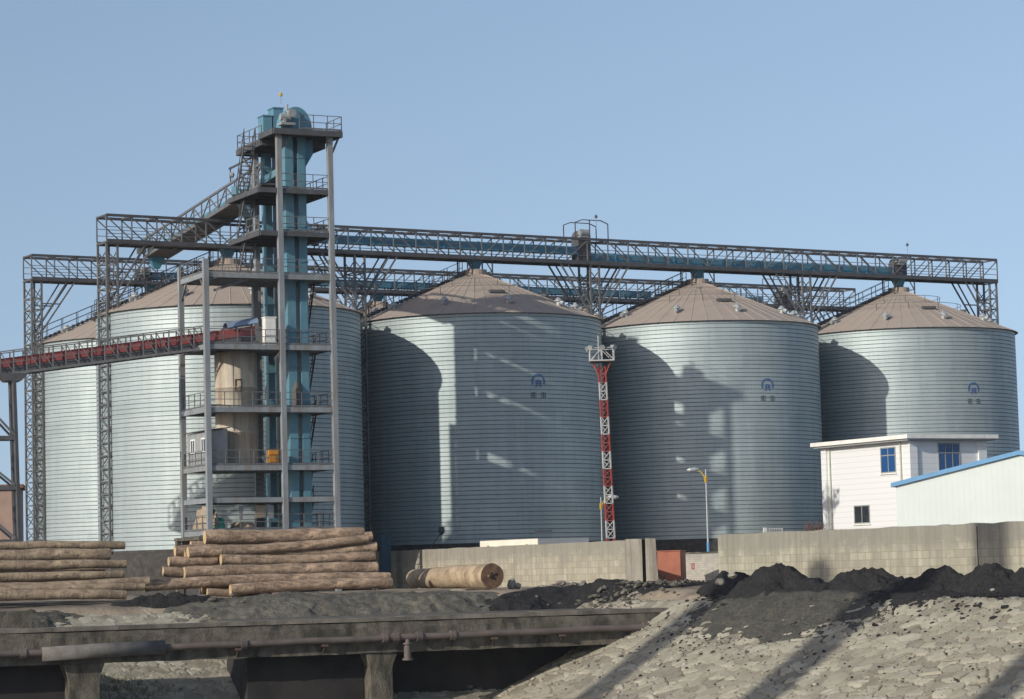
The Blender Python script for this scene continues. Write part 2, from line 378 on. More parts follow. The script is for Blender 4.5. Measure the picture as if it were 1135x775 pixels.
wm.hexa([c(al,2.5,RS),c(al+.03,2.5,RS),c(al+.03,2.5,RS+.1),c(al,2.5,RS+.1),c(al,2.95,RS),c(al+.03,2.95,RS),c(al+.03,2.95,RS+.1),c(al,2.95,RS+.1)])
wm.build('meter_box',WHITE,silos[2])

# ================================================================== GALLERIES on top of the silos
ZGB, ZGT = 24.95, 27.05
def gallery(v0,t0,t1,casings,spouts,heads,label,supports):
    root=thing('conveyor_gallery',label,'gallery',GF(t0,v0,ZGB),'conveyor galleries over the silos')
    hw=.95; npan=round((t1-t0)/2.0); du=(t1-t0)/npan; Z=Vector((0,0,1))
    MB().box(GF,t0,t1,v0-hw+.1,v0+hw-.1,ZGB+.12,ZGB+.2).build('walkway_floor',FLOORM,root)
    for s in (-1,1):
        v=v0+s*hw; m=MB()
        m.bar(GF(t0,v,ZGB+.16),GF(t1,v,ZGB+.16),.16,.32); m.bar(GF(t0,v,ZGT),GF(t1,v,ZGT),.16,.2)
        tr=m.build('side_truss',DKSTEEL,root)
        for k in range(npan+1):
            u=t0+du*k; MB().bar(GF(u,v,ZGB+.3),GF(u,v,ZGT-.1),.085).build('truss_post',STEEL,tr)
        for k in range(npan):
            u=t0+du*k; mid=u+du/2
            ns=min(supports,key=lambda q:abs(q-mid)); up = mid>ns     # braces lean away from the nearest support
            a,b=(GF(u,v,ZGB+.3),GF(u+du,v,ZGT-.1)) if not up else (GF(u,v,ZGT-.1),GF(u+du,v,ZGB+.3))
            MB().bar(a,b,.075).build('truss_diagonal',STEEL,tr)
        m=MB()
        for h in (.55,1.05): m.bar(GF(t0,v+.09*-s,ZGB+.2+h),GF(t1,v+.09*-s,ZGB+.2+h),.045)
        m.build('handrail',STEEL,root)
    for k in range(npan+1):
        u=t0+du*k; MB().bar(GF(u,v0-hw,ZGB+.04),GF(u,v0+hw,ZGB+.04),.14,.1).build('floor_beam',DKSTEEL,root); m=MB(); m.bar(GF(u,v0-hw,ZGT),GF(u,v0+hw,ZGT),.12)
        m.bar(GF(u,v0-hw,ZGT-.32),GF(u+.0,v0-hw+.35,ZGT-.05),.07); m.build('cross_tie',DKSTEEL,root)
    for (a,b,za,zb,h) in casings:
        m=MB(); n=max(1,round((b-a)/3))
        for k in range(n):
            ua=a+(b-a)*k/n; ub=a+(b-a)*(k+1)/n; z0=za+(zb-za)*k/n; z1=za+(zb-za)*(k+1)/n
            m.hexa([GF(ua,v0-.42,z0),GF(ub-.05,v0-.42,z1),GF(ub-.05,v0+.42,z1),GF(ua,v0+.42,z0),GF(ua,v0-.42,z0+h),GF(ub-.05,v0-.42,z1+h),GF(ub-.05,v0+.42,z1+h),GF(ua,v0+.42,z0+h)])
            m.box(GF,ub-.06,ub+.04,v0-.48,v0+.48,z1-.05,z1+h+.05)
        m.build('conveyor_casing',BLUE,root)
    for t in spouts:
        m=MB(); b=GF(t,v0,0)
        m.hexa([GF(t-.25,v0-.25,ZA+.1),GF(t+.25,v0-.25,ZA+.1),GF(t+.25,v0+.25,ZA+.1),GF(t-.25,v0+.25,ZA+.1),GF(t-.6,v0-.5,ZGB+.3),GF(t+.6,v0-.5,ZGB+.3),GF(t+.6,v0+.5,ZGB+.3),GF(t-.6,v0+.5,ZGB+.3)])
        m.build('discharge_spout',BLUE,root)
        m=MB()
        for du_ in (-1.15,1.15):
            for dv in (-.8,.8): m.bar(GF(t+du_,v0+dv,ZA-.75),GF(t+du_,v0+dv,ZGB+.02),.09)
            m.bar(GF(t+du_,v0-.8,ZA-.1),GF(t+du_,v0+.8,ZA-.1),.07)
        m.bar(GF(t-1.15,v0-.8,ZA-.2),GF(t-.5,v0-.8,ZGB),.07); m.bar(GF(t+1.15,v0-.8,ZA-.2),GF(t+.5,v0-.8,ZGB),.07)
        m.build('apex_frame',DKSTEEL,root)
    for (t,zt) in heads:                        # drive head of a conveyor with its motor
        m=MB(); m.box(GF,t-.6,t+.6,v0-.55,v0+.55,ZGB+.4,zt-.25); m.tube([GF(t,v0-.6,zt-.3),GF(t,v0+.6,zt-.3)],.5,14)
        m.build('drive_head',DKSTEEL,root)
        m=MB(); m.tube([GF(t-.5,v0-.62,zt-.1),GF(t+.35,v0-.62,zt-.1)],.3,12); m.box(GF,t-.6,t+.2,v0-.9,v0-.4,zt-.5,zt-.38)
        m.build('drive_motor',SHEDG,root)
    return root
SUP=[-9.7,10.9,32.7,54.5,75.6]
fg=gallery(0,-10.2,76.2,[(6,31.5,25.85,25.85,.62),(32.2,64.5,25.35,25.35,.62)],[0,PITCH,2*PITCH,3*PITCH],[(32,27.7),(65.4,26.7)],
        'front conveyor gallery, nearer truss bridge with blue casing over the front silos',SUP)
m=MB()                                            # hoist frame above the drive in the middle of the front gallery
for u in (30.9,34.1):
    for v in (-.9,.9): m.bar(GF(u,v,ZGT),GF(u,v,ZGT+1.35),.07)
    m.bar(GF(u,-.9,ZGT+1.35),GF(u+(.7 if u<32 else -.7),-.9,ZGT+1.6),.07); m.bar(GF(u,.9,ZGT+1.35),GF(u+(.7 if u<32 else -.7),.9,ZGT+1.6),.07)
for v in (-.9,.9): m.bar(GF(31.6,v,ZGT+1.6),GF(33.4,v,ZGT+1.6),.07)
m.bar(GF(32.3,-.9,ZGT),GF(32.3,-.9,ZGT+1.6),.07)
m.build('hoist_frame',DKSTEEL,fg)
bgal=gallery(VB,-6.9,79.2,[(3,55,25.5,25.5,.6),(56,68,25.4,25.4,.55)],[TB,TB+PITCH,TB+2*PITCH,TB+3*PITCH],[(3.4,26.3),(71,26.9)],
        'rear conveyor gallery, farther truss bridge seen between the front silo roofs',[-6.4,15,36.8,58.6,78.6])
m=MB()
for u in (69.2,72):
    for v in (-.9,.9): m.bar(GF(u,VB+v,ZGT),GF(u,VB+v,ZGT+.9),.06)
for v in (-.9,.9): m.bar(GF(69.2,VB+v,ZGT+.9),GF(72,VB+v,ZGT+.9),.06)
m.build('hoist_frame',DKSTEEL,bgal)

# lattice columns carrying the galleries
def lattice_column(t,v0,arms,label,zbase=-1.4,w=.86,dep=1.7,group='lattice columns under the galleries'):
    root=thing('lattice_column',label,'column',GF(t,v0,zbase),group)
    P={}
    for su in (-1,1):
        for sv in (-1,1):
            q=lambda z,su=su,sv=sv: GF(t+su*w/2,v0+sv*dep/2,z)
            P[su,sv]=q; MB().bar(q(zbase),q(ZGB+.02),.15,ref=E_ROW).build('leg',STEEL,root)
    for nm,(a,b) in {'f':((-1,-1),(1,-1)),'b':((-1,1),(1,1)),'l':((-1,-1),(-1,1)),'r':((1,-1),(1,1))}.items():
        m=MB(); st=.95; n=int((ZGB-zbase)/st)
        for k in range(n):
            z=zbase+.2+k*st; m.bar(P[a](z),P[b](z),.09)
            if k%2: m.bar(P[a](z),P[b](z+st),.06)
            else: m.bar(P[b](z),P[a](z+st),.06)
        m.build('lacing',STEEL,root)
    for s in arms:
        for sv in (-1,1):
            m=MB(); a=GF(t+s*w/2,v0+sv*dep/2,ZGB-4.2); b=GF(t+s*(w/2+2.9),v0+sv*.9,ZGB)
            a2=GF(t+s*w/2,v0+sv*dep/2,ZGB-3.4); b2=GF(t+s*(w/2+2.2),v0+sv*.9,ZGB)
            m.bar(a,b,.12); m.bar(a2,b2,.1); c=a.lerp(b,.55); m.bar(c,GF(t+s*w/2,v0+sv*dep/2,c.z),.1)
            m.build('strut',STEEL,root)
    return root
lattice_column(-9.75,0,(1,),'tall lattice column in front of the leftmost silo, under the front gallery end')
lattice_column(-6.45,VB,(1,),'tall lattice column at far left holding the end of the rear gallery')
lattice_column(10.9,0,(-1,1),'lattice column between tower and shaded silo under the front gallery')
lattice_column(32.7,0,(-1,1),'lattice column with splayed struts behind the striped mast')
lattice_column(54.5,0,(-1,1),'lattice column with splayed struts left of the rightmost silo')
lattice_column(75.7,0,(-1,),'lattice column at the right end of the front gallery',w=.8)
lattice_column(15,VB,(-1,1),'rear lattice column seen behind the tower, under the rear gallery')
lattice_column(36.8,VB,(-1,1),'rear lattice column behind the second front silo')
lattice_column(58.6,VB,(-1,1),'rear lattice column behind the third front silo')
lattice_column(78.7,VB,(-1,),'rear lattice column under the right end of the rear gallery')

# ================================================================== ELEVATOR TOWER
TT=R_(27); p=at(231,500,176.5); TF=Fr((p.x,p.y,0),TT)
US=(0,5.5,9.33); VS=(0,5.0); ZG=3.25; ZGR=-1.2
ZF=[20.8,15.9,11.6,7.63,5.44,ZG]
tw=thing('elevator_tower','tall open grey steel elevator tower with stacked floors and blue bucket elevators','tower',TF(4.7,2.5,ZGR))
def column(u,v,z1):
    m=MB(); w=.36
    # H section: two flanges and a web
    m.box(TF,u-w/2,u+w/2,v-w/2,v-w/2+.05,ZGR,z1); m.box(TF,u-w/2,u+w/2,v+w/2-.05,v+w/2,ZGR,z1); m.box(TF,u-.03,u+.03,v-w/2+.05,v+w/2-.05,ZGR,z1)
    m.box(TF,u-w/2+.004,u-w/2+.03,v-w/2+.05,v+w/2-.05,ZGR,z1)
    c=m.build('column',TWSTEEL,tw)
    return c
for u,v,z in ((0,0,21.7),(0,5,21.7),(5.5,0,30.6),(5.5,5,20.8),(6.2,6.2,30.2),(9.33,0,30.6),(9.33,6.2,30.2)): column(u,v,z)
def railing(m,pts,F,z,h=1.05,step=1.1,mid=True):
    for (a,b) in zip(pts[:-1],pts[1:]):
        A=F(a[0],a[1],z); B=F(b[0],b[1],z); Lh=(B-A).length; n=max(1,round(Lh/step)); Zv=Vector((0,0,1))
        for hh in ((h,h*.52,.1) if mid else (h,)): m.bar(A+Zv*hh,B+Zv*hh,.045 if hh>.2 else .03, None if hh>.2 else .12)
        for k in range(n+1): q=A.lerp(B,k/n); m.bar(q,q+Zv*h,.05)
def floor(z,u0,u1,v0,v1,rails,beams=True,mats=TWSTEEL,bd=.24):
    f=MB().box(TF,u0+.02,u1-.02,v0+.02,v1-.02,z-.09,z).build('floor',FLOORM,tw)
    m=MB()
    for v in (v0,v1): m.box(TF,u0,u1,v-.07,v+.07,z-.09-bd,z+.01); 
    for u in (u0,u1): m.box(TF,u-.07,u+.07,v0+.075,v1-.075,z-.09-bd,z+.008)
    n=4
    for k in range(1,n): v=v0+(v1-v0)*k/n; m.box(TF,u0+.08,u1-.08,v-.05,v+.05,z-.3,z-.092)
    m.build('edge_beam',mats,f)
    if rails:
        for r in rails: m=MB(); railing(m,r,TF,z); m.build('railing',STEEL,f)
    return f
for z in ZF:
    r=[[(0.2,-.02),(5.3,-.02)],[(5.7,-.02),(9.2,-.02)],[(-.02,.2),(-.02,4.8)],[(9.35,.2),(9.35,4.8)]]
    if z in (15.9,): r[2]=[(-.02,4.3),(-.02,4.8)]
    if z==5.44: r=None
    floor(z,0,9.33,0,5,r); MB().box(TF,5.6,9.3,5.08,6.3,z-.2,z-.01).build('rear_floor',FLOORM,tw)
floor(23.8,4.05,9.33,0,6.0,[[(5.7,0),(9.2,0)],[(9.33,.2),(9.33,5.9)],[(4.05,.2),(4.05,2.6)]],mats=DKSTEEL)
floor(26.8,4.0,9.33,0,6.0,[[(5.7,0),(9.2,0)],[(9.33,.2),(9.33,5.9)],[(4.0,.2),(4.0,1.6)]],mats=DKSTEEL)
# head platforms
floor(30.9,4.95,10.1,-.5,2.3,[[(6.9,-.5),(10.05,-.5),(10.05,2.2)]],mats=DKSTEEL,bd=.3)
floor(30.55,5.2,10.0,2.4,7.3,[[(9.9,7.2),(5.25,7.2),(5.25,2.5)]],mats=DKSTEEL,bd=.3)
for p,q,w in ((TF(9.33,0,29.0),TF(10.0,0,30.5),.12),(TF(5.5,0,29.3),TF(6.4,0,30.5),.12),(TF(9.33,5,28.5),TF(7.4,5,30.4),.14),(TF(6.2,6.2,28.4),TF(5.6,7.2,30.1),.14),(TF(5.5,0,15.6),TF(4.9,0,14.9),.1),
    (TF(0,0,20.2),TF(.9,0,20.5),.1),(TF(0,0,19.4),TF(0,1.0,20.4),.1),(TF(0,5,19.2),TF(0,3.8,20.4),.1),(TF(1.0,1.2,19.7),TF(3.2,.3,20.45),.16)):
    MB().bar(p,q,w).build('knee_brace',STEEL,tw)
def stair(u,z0,z1,v0,v1,w=.75,mt=DKSTEEL):
    m=MB()
    for s in (0,w): m.bar(TF(u+s,v0,z0),TF(u+s,v1,z1),.06,.18)
    n=int((z1-z0)/.25)
    for k in range(1,n):
        f=k/n; v=v0+(v1-v0)*f; z=z0+(z1-z0)*f; m.box(TF,u+.03,u+w-.03,v-.1,v+.1,z-.02,z+.02)
    for s in (0,w):
        m.bar(TF(u+s,v0,z0+.95),TF(u+s,v1,z1+.95),.045)
        for f in (0,.33,.66,1): m.bar(TF(u+s,v0+(v1-v0)*f,z0+(z1-z0)*f),TF(u+s,v0+(v1-v0)*f,z0+(z1-z0)*f+.95),.04)
    m.build('stair',mt,tw)
for a,b in ((ZG,5.44),(5.44,7.63),(7.63,11.6),(11.6,15.9),(15.9,20.8)): stair(8.42,a,b,4.7,4.7-min(2.0,(b-a)*.47),.72,BLKST)
for a,b in ((20.8,23.8),(23.8,26.8),(26.8,30.5)): stair(4.3,a,b,5.1,3.4,.8,DKSTEEL)
# hung ladder on the mid column
m=MB()
for s in (0,.42): m.bar(TF(4.55+s,2.9,ZG),TF(4.55+s,2.9,15.5),.05)
for k in range(34): z=ZG+.3+k*.36; m.bar(TF(4.55,2.9,z),TF(4.97,2.9,z),.05)
m.build('ladder',STEEL,tw)
m=MB(); m.box(TF,-.6,5.2,-.5,.3,ZG-.42,ZG-.3); 
m.build('ground_step',CONC,tw)
m=MB(); m.box(TF,-.9,0,-.4,4.6,ZG-.62,ZG-.4)
for v in (-.3,4.2): m.box(TF,-.85,-.55,v,v+.35,ZGR,ZG-.621)
m.box(TF,-.3,9.6,.4,4.9,ZG-.75,ZG-.45)
m.build('loading_ledge',CONC,tw)
m=MB(); m.box(TF,-.2,9.5,.6,5.2,ZGR,ZG-.76); m.build('tower_foundation',DKBRICK,tw)
# bucket elevators
def elevator(u,v,head_round,z1,label,sep=1.15):
    r=thing('bucket_elevator',label,'elevator',TF(u,v,ZG),'bucket elevators in the tower')
    for s in (-1,1):
        m=MB(); w=.30 if head_round else .25; d=.40; uu=u+s*sep/2
        m.box(TF,uu-w,uu+w,v-d,v+d,ZG,z1)
        z=ZG+1.4
        while z<z1-.5: m.box(TF,uu-w-.045,uu+w+.045,v-d-.045,v+d+.045,z,z+.09); z+=2.45
        m.build('leg_casing',TEAL,r)
    m=MB()
    if head_round:
        pr=[]; n=16
        for k in range(n+1):
            a=math.pi*k/n; pr.append((u+.1+1.15*math.cos(a),1.5*math.sin(a)))
        vs=[TF(x,v-.5,z1+.0+z) for x,z in pr]+[TF(x,v+.5,z1+z) for x,z in pr]
        fs=[tuple(range(n,-1,-1)),tuple(range(n+1,2*n+2))]+[(k,k+1,n+2+k,n+1+k) for k in range(n)]
        m.add(vs,fs); m.box(TF,u-1.07,u+1.27,v-.56,v+.56,z1-.35,z1-.003)
        m.build('elevator_head',TEAL,r)
        m=MB(); m.tube([TF(u-.75,v-1.0,z1+.65),TF(u-.75,v-.55,z1+.65)],.34,12); m.tube([TF(u-1.3,v-.95,z1+.62),TF(u-.55,v-.95,z1+.62)],.24,10)
        m.box(TF,u-1.35,u-.3,v-1.3,v-.56,z1+.05,z1+.22); m.box(TF,u-1.15,u-.95,v-1.2,v-.7,z1+.22,z1+.5)
        m.tube([TF(u-.5,v-1.25,z1+.9),TF(u-.5,v-.8,z1+.9)],.3,12); m.tube([TF(u-.75,v-.9,z1+.9),TF(u-.75,v-.9,z1+1.55)],.07,8)
        m.build('drive_motor',SHEDG,r)
    else:
        for a,b,h in ((-.78,-.08,1.75),(.02,.8,2.35)):
            m.box(TF,u+a,u+b-.02,v-.5,v+.5,z1+.02,z1+h); m.box(TF,u+a-.06,u+b+.03,v-.56,v+.56,z1+h,z1+h+.09)
        m.build('elevator_head',TEAL,r)
    return r
elevator(7.6,6.6,False,31.2,'pale blue bucket elevator in left half of tower under two square head boxes',.85)
elevator(7.15,1.4,True,31.25,'blue bucket elevator in right bay of tower under a rounded head',.95)
m=MB(); m.box(TF,7.6,8.6,1.3,2.2,29.5,30.5)
m.hexa([TF(7.6,1.4,28.3),TF(7.9,1.4,28.3),TF(7.9,2.1,28.3),TF(7.6,2.1,28.3),TF(7.6,1.3,29.5),TF(8.6,1.3,29.5),TF(8.6,2.2,29.5),TF(7.6,2.2,29.5)])
m.build('transfer_hopper',BLUE,tw)
m=MB(); m.bar(TF(7.75,1.8,28.6),TF(7.8,2.2,24),.35); m.build('chute',BLUE,tw)
m=MB(); m.bar(TF(8.5,3.5,25.0),GF(7.5,0,25.9),.6); m.build('chute',BLUE,tw)
m=MB(); m.bar(TF(4.9,6.8,27.6),GF(2.6,0,26.2),.6,.6); m.build('chute',TEAL,tw)
m=MB(); q=TF(6.8,1.2,11.7); m.tube([TF(6.9,.95,11.65),TF(6.9,.95,12.9),TF(6.9,.95,13.5)],[.36,.36,.05],10); m.build('inspection_hood',FLOORM,tw)
# obstruction light on a thin rod above the head
def rod_light(b,h,label,mt):
    m=MB(); m.bar(b,b+Vector((0,0,h)),.035); m.mi=1
    m.tube([b+Vector((0,0,h)),b+Vector((0,0,h+.12)),b+Vector((0,0,h+.26))],[.1,.13,.06],8)
    return solo(m,'warning_light',[POLE,mt],label,'light',b)
rod_light(TF(6.15,1.0,32.9),.55,'small yellow warning light above the elevator tower head',YEL)
rod_light(at(661,254,209.3),.9,'small dark warning light over the middle hoist frame',EMDK)
rod_light(at(1006,282,232),.75,'small dark warning light over the right part of the front gallery',EMDK)

# things standing on the tower's floors
bn=thing('storage_bin','round tan steel bin standing inside the tower','bin',TF(3.05,2.6,7.63))
MB().lathe([(1.45,0),(1.45,2.3),(1.5,2.32),(1.5,2.4),(1.45,2.42),(1.45,5.4),(1.5,5.42),(1.5,5.5),(1.45,5.52),(1.45,7.9),(.0,8.15)],TF(3.05,2.6,7.63),40).build('bin_shell',TAN,bn,True)
m=MB(); cF=Fr(TF(3.05,2.6,0),TT)
for a in (-118,-70,-20):
    aa=R_(a); q=lambda z,r=1.47,aa=aa: cF(r*math.cos(aa),r*math.sin(aa),z)
    m.bar(q(7.7),q(15.4),.05)
m.build('seam_strip',SHEDG,bn)
m=MB(); aa=R_(-105); 
for a0 in (-112,-96): 
    aa=R_(a0); m.bar(cF(1.5*math.cos(aa),1.5*math.sin(aa),12.8),cF(1.5*math.cos(aa),1.5*math.sin(aa),13.6),.06)
for z in (12.8,13.6): m.bar(cF(1.5*math.cos(R_(-112)),1.5*math.sin(R_(-112)),z),cF(1.5*math.cos(R_(-96)),1.5*math.sin(R_(-96)),z),.06)
m.build('manhole_frame',RUSTD,bn)
cb=thing('control_cabinet','white metal cabinet on the tower floor beside the red conveyor head','cabinet',TF(4.75,.55,15.9))
MB().box(TF,4.4,5.2,.3,.85,15.95,17.8).build('cabinet_body',WHITE,cb); m=MB(); m.box(TF,4.45,4.79,.28,.298,16.0,17.75); m.box(TF,4.81,5.15,.28,.298,16.0,17.75); m.build('cabinet_door',WHITE,cb)
MB().box(TF,4.36,5.24,.26,.9,17.8,17.88).build('cabinet_top',WHITE,cb)
ob=thing('orange_cabinet','small orange cabinet by the railing of the tower floor','cabinet',TF(4.85,.5,7.63))
MB().box(TF,4.5,5.2,.25,.75,7.68,8.75).build('cabinet_body',ORANGE,ob); m=MB()
for k in range(3): m.box(TF,4.55,5.15,.232,.249,7.75+.33*k,8.02+.33*k)
m.build('cabinet_drawer',ORANGE,ob)
m=MB(); m.box(TF,4.46,5.24,.22,.79,8.75,8.8); m.build('cabinet_top',DKSTEEL,ob)
sh=thing('control_shed','small grey control shed with two white windows on tower floor','shed',TF(.9,2.4,7.63))
m=MB(); m.hexa([TF(.2,.3,7.65),TF(1.5,.3,7.65),TF(1.5,4.7,7.65),TF(.2,4.7,7.65),TF(.2,.3,10.0),TF(1.5,.3,10.15),TF(1.5,4.7,10.15),TF(.2,4.7,10.0)]); m.build('shed_wall',SHEDG,sh)
m=MB(); m.hexa([TF(.0,.1,10.02),TF(1.65,.1,10.2),TF(1.65,4.85,10.2),TF(0,4.85,10.02),TF(.0,.1,10.09),TF(1.65,.1,10.27),TF(1.65,4.85,10.27),TF(0,4.85,10.09)]); m.build('shed_roof',DKSTEEL,sh)
for v in (1.0,3.1):
    m=MB()
    for a,b,c_,d in ((v,v+.9,8.6,8.7),(v,v+.9,9.5,9.6),(v,v+.1,8.7,9.5),(v+.8,v+.9,8.7,9.5),(v+.41,v+.49,8.7,9.5)): m.box(TF,.16,.199,a,b,c_,d)
    w=m.build('window_frame',WHITE,sh); MB().box(TF,.18,.198,v+.1,v+.8,8.7,9.5).build('pane',DKGLASS,w)
def bundle(F,u,v,z,rx,ry,h,mt,label,name='tarpaulin_bundle',seed=1):
    m=MB(); n=14; vs=[]; fs=[]
    for i in range(7):
        ph=math.pi/2*i/6
        for k in range(n):
            a=2*math.pi*k/n; q=1+.28*noise.noise(Vector((math.cos(a)*2+seed,math.sin(a)*2,i*.5)))
            vs.append(F(u+rx*q*math.cos(a)*math.cos(ph)**.6 if i<6 else u,v+ry*q*math.sin(a)*math.cos(ph)**.6 if i<6 else v,z+h*math.sin(ph)*q))
    for i in range(6):
        for k in range(n): fs.append((i*n+k,i*n+(k+1)%n,(i+1)*n+(k+1)%n,(i+1)*n+k))
    fs.append(tuple(range(n-1,-1,-1)))
    m.add(vs,fs); return solo(m,name,mt,label,'bundle',F(u,v,z))
bundle(TF,.55,2.2,ZG,.5,2.0,1.55,TARP,'tan tarpaulin bundle at the foot of the tower, left corner',seed=1)
bundle(TF,.9,.6,ZG,.45,.45,.85,GREEN,'green tarpaulin bundle at the foot of the tower, left corner',seed=4)
bundle(TF,2.9,1.3,ZG,.9,.7,.55,TARP,'low brown bundle on the ground floor of the tower',seed=8)
for i,(u,w,h,mt,lab) in enumerate(((2.3,.3,.9,CLOTH,'pinkish cloth hanging from rail on the tower ground floor'),(3.5,.75,.8,TARP,'tan cloth hanging on the tower ground floor'),(4.45,.4,.85,CLOTH,'grey cloth slung over rail on the tower ground floor'))):
    m=MB(); m.hexa([TF(u,.45,4.85-h),TF(u+w,.5,4.9-h),TF(u+w*.9,.56,4.9-h),TF(u,.51,4.85-h),TF(u,.42,4.95),TF(u+w,.46,4.9),TF(u+w,.52,4.9),TF(u,.48,4.95)])
    solo(m,'hanging_cloth',mt,lab,'cloth',TF(u+w/2,.48,4.9-h))

# ================================================================== BRIDGE from tower head to the rear gallery
b0=at(291,204.5,183.5); b1=at(160,286,216.5)
bd=(b1-b0); Lb=math.hypot(bd.x,bd.y); thb=math.atan2(bd.y,bd.x); BF=Fr((b0.x,b0.y,0),thb)
zb=lambda s: b0.z+(b1.z-b0.z)*s/Lb
br=thing('transfer_bridge','sloping truss bridge carrying a conveyor from tower to the rear gallery','bridge',b0)
HB=1.5; npan=15; 
MB().hexa([BF(0,0,zb(0)),BF(Lb,0,zb(Lb)),BF(Lb,-1.9,zb(Lb)),BF(0,-1.9,zb(0)),BF(0,0,zb(0)+.1),BF(Lb,0,zb(Lb)+.1),BF(Lb,-1.9,zb(Lb)+.1),BF(0,-1.9,zb(0)+.1)]).build('walkway_floor',FLOORM,br)
for v in (0.06,-1.96):
    m=MB(); m.bar(BF(0,v,zb(0)+.05),BF(Lb,v,zb(Lb)+.05),.12,.26); m.bar(BF(0,v,zb(0)+HB),BF(Lb,v,zb(Lb)+HB),.14,.16); t=m.build('side_truss',STEEL,br)
    for k in range(npan+1):
        s=Lb*k/npan; MB().bar(BF(s,v,zb(s)+.18),BF(s,v,zb(s)+HB-.08),.08).build('truss_post',STEEL,t)
    for k in range(npan):
        s=Lb*k/npan; s2=Lb*(k+1)/npan
        a,b=(BF(s,v,zb(s)+.18),BF(s2,v,zb(s2)+HB-.08)) if k%2 else (BF(s,v,zb(s)+HB-.08),BF(s2,v,zb(s2)+.18))
        MB().bar(a,b,.075).build('truss_diagonal',STEEL,t)
    m=MB(); m.bar(BF(0,v*.96,zb(0)+.8),BF(Lb,v*.96,zb(Lb)+.8),.05); m.build('handrail',STEEL,br)
m=MB(); m.bar(BF(-3.5,-.95,zb(0)+.75),BF(Lb-.6,-.95,zb(Lb)+.55),.7,.5); m.build('conveyor_casing',TEAL,br)
m=MB(); m.hexa([BF(Lb-.5,-.7,25.9),BF(Lb-.1,-.7,25.9),BF(Lb-.1,-1.2,25.9),BF(Lb-.5,-1.2,25.9),BF(Lb-.9,-.3,zb(Lb)),BF(Lb+.2,-.3,zb(Lb)),BF(Lb+.2,-1.6,zb(Lb)),BF(Lb-.9,-1.6,zb(Lb))]); m.build('discharge_spout',BLUE,br)
m=MB(); m.tube([BF(Lb-.3,-.3,zb(Lb)+.7),BF(Lb-.3,-1.6,zb(Lb)+.7)],.5,12); m.box(BF,Lb-1.2,Lb-.2,.1,.7,zb(Lb)+.3,zb(Lb)+.9); m.build('drive_head',DKSTEEL,br)
for s,ww in ((9.5,.5),(20,.5)):
    m=MB()
    for v in (0,-1.9):
        m.bar(BF(s,v,zb(s)),GF(GF.inv(BF(s,v,0))[0],0,ZGT) if False else BF(s,v,zb(s)-.05),.1)
    m.build('bearing',DKSTEEL,br)
m=MB(); s=5.2; s2=8.2; zt=zb(s)+HB
m.bar(BF(s,.06,zt-.1),BF(s,.06,zt+1.0),.06); m.bar(BF(s2,.06,zb(s2)+HB-.1),BF(s2,.06,zb(s2)+HB+1.25),.07); m.bar(BF(s2+.3,.06,zt+1.05),BF(2.2,.06,zt+.95),.12)
m.build('lamp_bracket',DKSTEEL,br)
m=MB(); q=at(257,194,183); m.tube([q-Vector((0,0,.4)),q],.03,6); m.tube([q-Vector((.16,0,0)),q+Vector((.1,0,0)),q+Vector((.18,0,0))],[.2,.2,.05],10); m.build('floodlight',SHEDG,br)

# ================================================================== RED CONVEYOR and its trestle
k0=TF(4.2,2.4,16.15); kL=at(-120,432.5,171.5); 
k1=at(231,386.5,178.6)
dirk=(kL-k1).normalized()
def KP(s,w,h): # s metres left of the tower corner, w across, h up
    sd_=Vector((dirk.y,-dirk.x,0)).normalized()  # towards +n or camera
    return k1+dirk*s-sd_*w+Vector((0,0,h))
Lk=(kL-k1).length
rc=thing('belt_conveyor','long inclined belt conveyor with red covers and grey lattice rails entering the tower','conveyor',k1)
sgn=1
m=MB(); m.hexa([KP(-3.5,-.55,.0),KP(Lk,-.55,0),KP(Lk,.55,0),KP(-3.5,.55,0),KP(-3.5,-.55,.1),KP(Lk,-.55,.1),KP(Lk,.55,.1),KP(-3.5,.55,.1)]); m.build('conveyor_bed',FLOORM,rc); m=MB(); m.hexa([KP(-3.3,-.46,.102),KP(Lk,-.46,.102),KP(Lk,.46,.102),KP(-3.3,.46,.102),KP(-3.3,-.46,.49),KP(Lk,-.46,.49),KP(Lk,.46,.49),KP(-3.3,.46,.49)]); m.build('belt_trough',DKSTEEL,rc)
n=22
for k in range(n):
    s=-3.2+(Lk+3)*k/n; s2=-3.2+(Lk+3)*(k+1)/n-.05
    MB().hexa([KP(s,-.5,.5),KP(s2,-.5,.5),KP(s2,.5,.5),KP(s,.5,.5),KP(s,-.42,1.12),KP(s2,-.42,1.12),KP(s2,.42,1.12),KP(s,.42,1.12)]).build('belt_cover',RED,rc)
for w in (-.85,.85):
    m=MB(); m.bar(KP(0.3,w,0),KP(Lk,w,0),.1,.16); m.bar(KP(.3,w,1.55),KP(Lk,w,1.55),.07); m.bar(KP(.3,w,.78),KP(Lk,w,.78),.045)
    t=m.build('side_truss',STEEL,rc); n=24
    for k in range(n+1):
        s=.3+(Lk-.3)*k/n; MB().bar(KP(s,w,.05),KP(s,w,1.52),.075).build('truss_post',STEEL,t)
    for k in range(0,n):
        if k%3==2: continue
        s=.3+(Lk-.3)*k/n; s2=.3+(Lk-.3)*(k+1)/n; MB().bar(KP(s2,w,1.5),KP(s,w,.06),.055).build('truss_diagonal',STEEL,t)
for k in range(13):
    s=.3+(Lk-.3)*k/12; MB().bar(KP(s,-.85,0),KP(s,.85,0),.1).build('cross_tie',DKSTEEL,rc)
m=MB()                                              # curved sheet hood over the conveyor head in the tower
